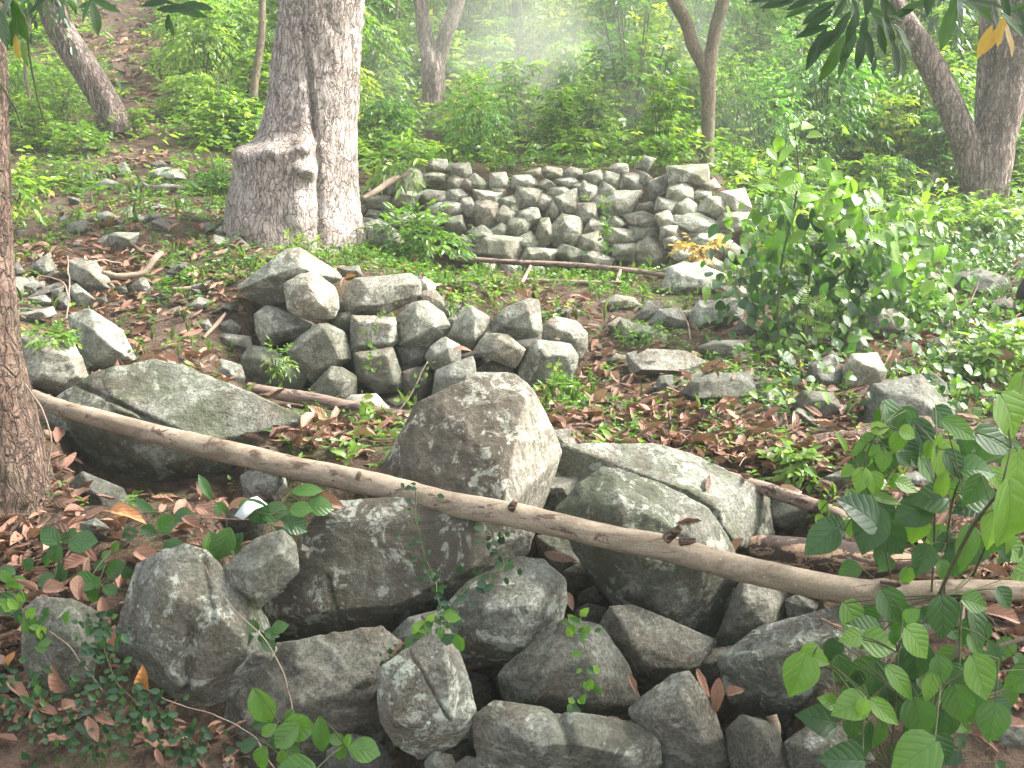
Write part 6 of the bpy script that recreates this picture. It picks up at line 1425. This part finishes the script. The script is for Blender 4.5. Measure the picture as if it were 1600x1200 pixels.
for k, pts in enumerate([[(1460,420,5.9),(1490,450,5.8),(1497,500,5.7),(1490,540,5.6)],[(1530,440,5.9),(1515,475,5.8),(1500,490,5.8)],[(1600,400,5.9),(1570,430,5.85),(1545,450,5.8)],[(1300,560,5.0),(1340,590,4.8),(1400,560,5.2),(1420,535,5.4)],[(1240,570,5.0),(1290,600,4.8),(1330,640,4.7)],[(1400,560,4.9),(1402,640,4.6)],[(1532,520,5.3),(1525,600,5.0),(1520,640,4.9)],[(1000,545,5.2),(1040,560,5.2),(1055,590,5.1)],[(1060,480,5.7),(1075,500,5.6),(1080,530,5.5)],
        [(105,400,5.6),(108,450,5.3),(104,500,5.1)],[(60,430,5.4),(100,440,5.3),(108,470,5.2)],[(130,415,5.6),(160,405,5.7),(190,412,5.8)]]):
    vine('bare hanging root or stem, ' + ['longest one at the upper right slope','right of the longest root','nearest the right edge','crossing the bright topped stone','crossing the dark layered stone','hanging over the dark angular boulder','hanging below the pale edge boulder','arching at the long low stone','by the overhanging lichened block',
        'dark upright one in the left rubble','crossing the left rubble','lying above the biggest brown block'][k], pts, 0, .01, 0, stemmat='twig', name='hanging_root', r=.004)

# ------------------------------------------------------------------ individual large dead leaves
def dead_leaf(label, u, v, L, dr, Y, tone, wid=.42, tilt=.35, nz=.9):
    c = at(u, v, Y); d = facing(dr, Y, tilt); d /= np.linalg.norm(d); l_ = L * px(Y) * .85; lv = Leaves()
    lv.add((c - d * l_ / 2)[None], d[None], np.array([[random.uniform(-.3, .3), -.8, nz]]), np.array([l_]), np.array([wid]), tmpl='dead', droop=.15, fold=.5, rnd=np.array([tone]), seed=int(u + v))
    o = lv.build('fallen_leaf', M['dead'], None, c); tag(o, label, 'leaf', 'large fallen leaves'); return o
for (u, v, L, dr, Y, tn, wd, lab) in [
    (198,802,86,98,2.95,.98,.38,'broad orange brown leaf under the huge leaning boulder'),(150,800,56,55,3.0,.7,.4,'curled tan leaf left of the broad orange leaf'),(232,870,70,110,2.85,.6,.5,'wide dull brown leaf above the grooved boulder'),
    (135,890,50,185,2.78,.8,.3,'narrow curled tan leaf standing among the glossy seedlings'),(115,880,48,250,2.82,.5,.6,'dull brown leaf among the glossy seedlings'),(85,918,56,80,2.7,.72,.5,'jagged tan leaf above the upright grey boulder'),
    (165,955,60,160,2.6,.6,.35,'long brown leaf sliding down beside the upright boulder'),(175,1000,60,190,2.55,.65,.35,'curled brown leaf left of the grooved boulder'),(222,1060,62,10,2.45,.99,.5,'bright orange brown curled leaf against the grooved boulder'),
    (28,1075,72,125,2.4,.7,.35,'long brown leaf at the far lower left edge'),(90,1060,72,345,2.42,.68,.35,'upright brown leaf in front of the upright grey boulder'),(145,1140,60,150,2.38,.68,.4,'brown leaf near the bottom left corner, lower one'),(165,1125,50,100,2.38,.5,.4,'brown leaf near the bottom left corner, right one'),
    (232,1130,46,160,2.38,.9,.45,'orange leaf in the vine below the grooved boulder'),(105,1100,50,60,2.38,.75,.4,'tan leaf in the vine at bottom left'),(250,1185,44,150,2.35,.6,.35,'dark leaf on the soil at the bottom'),(15,1030,50,20,2.45,.98,.3,'orange yellow leaf at the left edge'),
    (330,798,70,95,2.95,.6,.4,'brown leaf left of the scrap of foil'),(380,790,70,80,2.95,.7,.4,'reddish leaf behind the scrap of foil'),(300,815,50,110,2.95,.5,.4,'dull leaf in front of the leaning boulder\'s hollow'),(515,785,60,85,3.0,.6,.5,'tan leaf on the flat dark boulder\'s top edge'),
    (890,940,44,150,2.95,.85,.4,'orange brown leaf deep in the gap under the long log'),(990,1070,46,150,2.6,.7,.3,'leaf caught beside the sloping brown grey boulder'),(960,1125,36,75,2.5,.9,.4,'small orange leaf above the long low boulder'),(1100,1070,70,150,2.5,.65,.3,'long curled leaf between the tilted block and the long boulder'),
    (1120,1090,80,190,2.46,.55,.35,'thick curled leaf hanging right of the tilted block'),(1150,1080,40,60,2.5,.75,.5,'small tan leaf above the dark smooth stone'),(1305,950,44,95,2.75,.92,.5,'orange leaf under the long log at the right'),(1235,770,46,60,3.6,.92,.6,'orange curled leaf beside the thin right log'),(1160,718,40,60,3.9,.95,.5,'orange leaf in the litter above the grey slab'),
    (1150,850,40,30,3.3,.75,.5,'pinkish leaf between the slab and the rotting log'),(940,618,40,30,4.7,.95,.5,'bright orange leaf at the left of the leaf litter'),(900,658,60,85,4.4,.72,.5,'large pale jagged leaf below the right foot of the middle wall'),(1060,640,60,40,4.5,.6,.4,'folded brown leaf standing up in the litter'),
    (1090,620,50,80,4.7,.5,.4,'flat brown leaf in front of the dark flat topped boulder'),(1120,575,60,75,5.0,.6,.4,'tan leaves on the dark flat topped boulder'),(1420,545,50,70,5.2,.8,.4,'rusty leaf beside the grey rounded stone at right'),(1390,565,50,200,5.0,.8,.4,'curled rusty leaf by the bright topped stone'),
    (1465,585,24,90,4.9,.8,.7,'round tan leaf on the narrow stone at right'),(1570,960,80,95,2.6,.7,.4,'brown leaf at the right edge below the long log'),(1585,1130,60,80,2.3,.8,.4,'orange leaf at the lower right edge'),(470,668,44,95,4.3,.72,.4,'tan leaf at the right tip of the huge leaning boulder'),
    (268,562,36,100,4.7,.72,.6,'broad tan leaf at the lower edge of the left leaf litter'),(232,560,30,40,4.7,.72,.7,'pale leaf at the lower left of the leaf litter'),(536,445,30,190,5.1,.9,.3,'brown leaf stuck between the top stones of the middle wall'),(548,432,26,60,5.2,1.0,.3,'bright orange leaf above the middle wall'),
    (1560,560,60,70,4.9,.75,.4,'brown leaf among the creepers at right'),(200,838,44,70,2.95,.55,.4,'dark leaf below the broad orange leaf'),(60,1130,60,40,2.38,.45,.4,'dark leaf at the bottom left among vines')]:
    dead_leaf(lab, u, v, L, dr, Y, tn, wd)

# scrap of foil
P = np.array([at(366,806,2.88), at(385,780,2.92), at(402,775,2.94), at(418,788,2.92), at(398,796,2.88), at(380,812,2.86)])
c = P.mean(0); Pm = np.vstack([P, (c + np.array([0, -.02, .012]))[None]])
tt = np.array([[k, (k + 1) % 6, 6] for k in range(6)])
Vb = np.vstack([Pm, Pm + np.array([0, .002, -.002])]); ff = np.vstack([tt, tt[:, ::-1] + 7] + [np.array([[k, k + 7, (k + 1) % 6], [(k + 1) % 6, k + 7, (k + 1) % 6 + 7]]) for k in range(6)])
m_, t_, out_ = new_mat('crumpled_foil'); b_ = NB(t_); n_ = b_.node('ShaderNodeTexNoise'); n_.inputs['Scale'].default_value = 60
b_.l.new(b_.pbsdf((.75, .76, .78, 1), .35, b_.bump(n_.outputs['Fac'], .8, .01), .6), out_.inputs[0])
o = mesh_obj('litter_scrap', Vb - c, ff, m_, smooth=False); o.location = c; tag(o, 'crumpled silvery white scrap of litter lying in leaves under the long log', 'litter')
# unidentified dark rounded thing cut by the right edge
m_, t_, out_ = new_mat('black_surface'); b_ = NB(t_); b_.l.new(b_.pbsdf((.008, .008, .012, 1), .6, None, .3), out_.inputs[0])
V, f = ICO[5]; q = np.sign(V) * np.abs(V) ** .85; q = q * np.array([.12, .09, .14]) * (1 + .04 * fbm(V * 2.2, 2, 6))[:, None]
o = mesh_obj('black_object', q, f, m_); hb_ = hit(1622, 496); o.location = at(1622, 463, hb_[1] + .02); tag(o, 'smooth black rounded unidentified object resting by stones at the right edge', 'object')

# ------------------------------------------------------------------ overhanging branches of a long leaved tree standing right of the camera
root = empty('overhanging_tree', (3.4, 1.2, 0)); tag(root, 'long leaved tree whose dark leafy branches hang into the top right corner', 'tree')
g = Geo(); g.tube([(3.4, 1.2, -.1), (3.35, 1.25, 1.2), (3.2, 1.4, 2.6), (3.0, 1.7, 4.0), (2.8, 1.9, 5.2)], [.24, .2, .17, .13, .07], 28, 80, rough=.012, freq=10); g.build('trunk', M['bark_edge'], root, (3.4, 1.2, 0))
def limb(pts, r0, r1, nm='limb'):
    g = Geo(); g.tube(pts, np.linspace(r0, r1, len(pts)), 12, rough=.003, freq=20); return g.build(nm, M['bark_edge'], root, (3.4, 1.2, 0))
limb([(3.2,1.4,2.6),(2.6,1.8,3.0),(1.9,2.3,2.85),(1.45,2.7,2.62)], .07, .012)
limb([(3.2,1.4,2.8),(2.7,2.1,3.0),(2.1,2.5,2.75),(1.75,2.6,2.6)], .05, .01)
limb([(3.0,1.7,3.9),(1.6,2.2,4.5),(.2,2.6,4.7),(-.9,2.4,4.6)], .09, .02)
limb([(3.0,1.7,3.4),(3.3,2.4,4.0),(3.6,3.2,4.3)], .06, .02)
limb([(1.45,2.7,2.62),(1.2,2.62,2.4),(.98,2.56,2.2),(.82,2.55,2.1)], .012, .005); limb([(1.2,2.62,2.4),(.9,2.6,2.25),(.68,2.55,2.14)], .008, .004); limb([(1.75,2.6,2.6),(1.45,2.56,2.3),(1.25,2.55,2.1)], .01, .004); limb([(1.45,2.56,2.3),(1.1,2.55,2.16)], .006, .003)
lv = Leaves()
def mango(u, v, L, dr, tone, Y, wid=.27):
    d = facing(dr, Y, .1); d /= np.linalg.norm(d); c = at(u, v, Y); l_ = L * px(Y)
    lv.add((c - d * l_ / 2)[None], d[None], np.array([[random.uniform(-.7, .7), -.8, .6]]), np.array([l_]), np.array([wid]), tmpl='long', droop=.1, fold=.25, rnd=np.array([tone]), seed=int(u * 3 + v))
Q = lambda x, y: (1100 + x * .3125, y * .3125)
for (x, y, L, dr, tn) in [(360,20,170,260,.2),(470,55,150,255,.6),(570,60,200,240,.15),(560,110,200,235,.1),(540,155,190,255,.15),(640,190,200,225,.1),(560,250,220,205,.05),(640,300,260,205,.75),(720,240,190,200,.3),(780,260,180,185,.15),(830,240,170,165,.1),(870,110,160,150,.5),
        (920,150,210,160,.1),(1010,200,200,140,.7),(960,290,170,165,.1),(990,310,190,170,.3),(850,330,90,190,.2),(690,330,130,200,.6),(860,60,120,120,.65),(960,90,90,110,.7),(1080,20,170,75,.65),(760,60,150,160,.2),(680,40,120,210,.2),(520,10,160,265,.3),(1220,130,250,195,.72),(1280,60,200,170,.1),
        (1390,40,190,140,.6),(1420,20,170,100,.2),(1340,20,170,120,.4),(1460,90,130,160,.2),(1550,120,170,130,.6),(1600,160,180,120,.3),(1590,30,120,60,.65),(1450,190,190,215,.95),(1530,200,180,160,.96),(1400,210,170,205,.97),(1480,160,150,190,.94),(1510,30,150,160,.1),(900,20,140,170,.1),(1000,60,150,60,.25),(600,190,160,240,.1),
        (480,20,150,250,.15),(800,160,150,185,.1),(740,140,170,195,.15),(890,200,150,165,.1),(690,120,150,215,.1),(930,40,130,140,.2),(1250,10,150,200,.5),(1580,80,170,150,.1),(430,-10,170,255,.1),(300,-5,150,265,.1),(820,-20,200,180,.1),(1130,-20,200,190,.1)]:
    mango(*Q(x, y), L * .3125, dr, tn, 2.55 + random.uniform(-.18, .18))
# crown above and beside the camera; last unseen clump added to shade foreground
rr = np.random.default_rng(5)
for (c, rad, n) in [((1.6, 2.4, 3.55), (1.5, 1.0, .5), 170), ((.2, 2.6, 4.9), (1.8, 1.1, .45), 300), ((2.9, 1.9, 5.3), (1.6, 1.5, .7), 330), ((3.9, 2.4, 4.2), (2.6, .8, .5), 700)]:
    u_ = unit(n, rr); C = np.array(c) + u_ * (rr.uniform(.2, 1, n) ** .5)[:, None] * np.array(rad)
    sprays(C, u_ + np.array([0, 0, -.2]), rr.uniform(.1, .16, n), 6, .17, .27, rr, lv, tmpl='lance', droop=.5, rnd=rr.uniform(0, .8, n))
lv.build('foliage', M['leaf_mango'], root, (3.4, 1.2, 0))
# hanging leaves of the left edge tree
root = bpy.data.objects['edge_tree']; lv = Leaves(); b0 = np.array(root.location)
for (u, v, L, dr, tn) in [(8,20,80,200,.1),(30,35,66,165,.55),(20,50,50,195,.5),(60,8,40,230,.1),(26,75,40,180,.92),(38,85,40,175,.9),(5,45,60,170,.3),(135,15,46,215,.5),(150,30,52,170,.45),(165,8,50,110,.5),(275,12,60,85,.1),(300,20,50,100,.3),(262,36,26,190,.2),(268,44,26,175,.3),(140,5,40,250,.6),(310,8,50,95,.15),(245,5,50,80,.1)]:
    lv = Leaves(); mango(u, v, L, dr, tn, 2.6 + random.uniform(-.15, .15), .3)
    lv.build('leaf', M['leaf_mango'], root, b0)
g = Geo()
for pts in [[(0,0,2.6),(40,20,2.6),(46,90,2.6),(60,160,2.6),(72,195,2.6)],[(0,130,2.6),(25,170,2.6),(35,200,2.6)],[(0,-20,2.6),(80,-10,2.6),(160,-6,2.6),(240,-2,2.6),(290,10,2.6)],[(-80,-160,2.9),(0,-30,2.6),(10,0,2.6)]]:
    g.tube([at(*p_) for p_ in pts], [.003] * len(pts), 6)
g.build('twig', M['stem'], root, b0)

# ------------------------------------------------------------------ air
def box(name, x0, x1, y0, y1, z0, z1, mat):
    v = [(x, y, z) for x in (x0, x1) for y in (y0, y1) for z in (z0, z1)]
    f = [(0, 1, 3, 2), (4, 6, 7, 5), (0, 4, 5, 1), (2, 3, 7, 6), (0, 2, 6, 4), (1, 5, 7, 3)]
    return mesh_obj(name, v, np.array(f), mat, smooth=False)
o = box('haze', -85, 85, -30, 52, -1.2, 19, make_air('humid_air', 0.0045)); tag(o, kind='stuff')
V, f = ICO[4]
m_ = make_air('drifting_mist', 0.0, (.93, 1, .84, 1)); b_ = NB(m_.node_tree); tc_ = b_.node('ShaderNodeTexCoord')
ln_ = b_.node('ShaderNodeVectorMath', operation='LENGTH'); b_.l.new(b_.vmul(tc_.outputs['Object'], (1 / 2.6, 1 / 1.5, 1 / 1.7)), ln_.inputs[0])
dn_ = b_.math('MULTIPLY', b_.step(ln_.outputs['Value'], 0.1, 1.0, 1.0, 0.0), b_.step(b_.noise(b_.vadd(tc_.outputs['Object'], (3, 1, 7)), 1.1, 3, .5, .6), .36, .62))
vp_ = [n for n in m_.node_tree.nodes if n.type == 'PRINCIPLED_VOLUME'][0]
b_.put(vp_.inputs['Density'], b_.math('MULTIPLY', dn_, 0.42))
o = mesh_obj('mist', V * np.array([2.6, 1.5, 1.7]), f, m_); o.location = at(900, 150, 10.3)
tag(o, 'pale patch of mist drifting over the far wall', 'mist', kind='stuff')

for k, (u, v, ru, rv, Y, n, L, tone) in enumerate([(1480,600,60,30,5.0,60,.05,.7),(1560,560,50,50,5.0,70,.06,.8),(1590,650,40,40,4.6,50,.06,.4),(1420,470,50,30,6.0,60,.055,.6),(1540,340,60,30,8.2,60,.07,.8),(1440,350,60,30,8.0,70,.07,.9),(1500,700,50,20,4.0,40,.045,.6),(1150,640,30,14,4.6,30,.04,.5),(1250,720,30,14,3.8,24,.05,.8)]):
    small_bush('leafy weed patch on the right slope, ' + ['below the small grey stone','left of the pale edge boulder','low at the right edge above the near climber','between the tall shrub and the hanging roots','at the foot of the three stemmed tree','left of the foot of the three stemmed tree','behind the fallen reddish log','in front of the dark flat topped boulder','among the seedlings by the thin log'][k], u, v, ru, rv, Y, n, L, tone, .55)
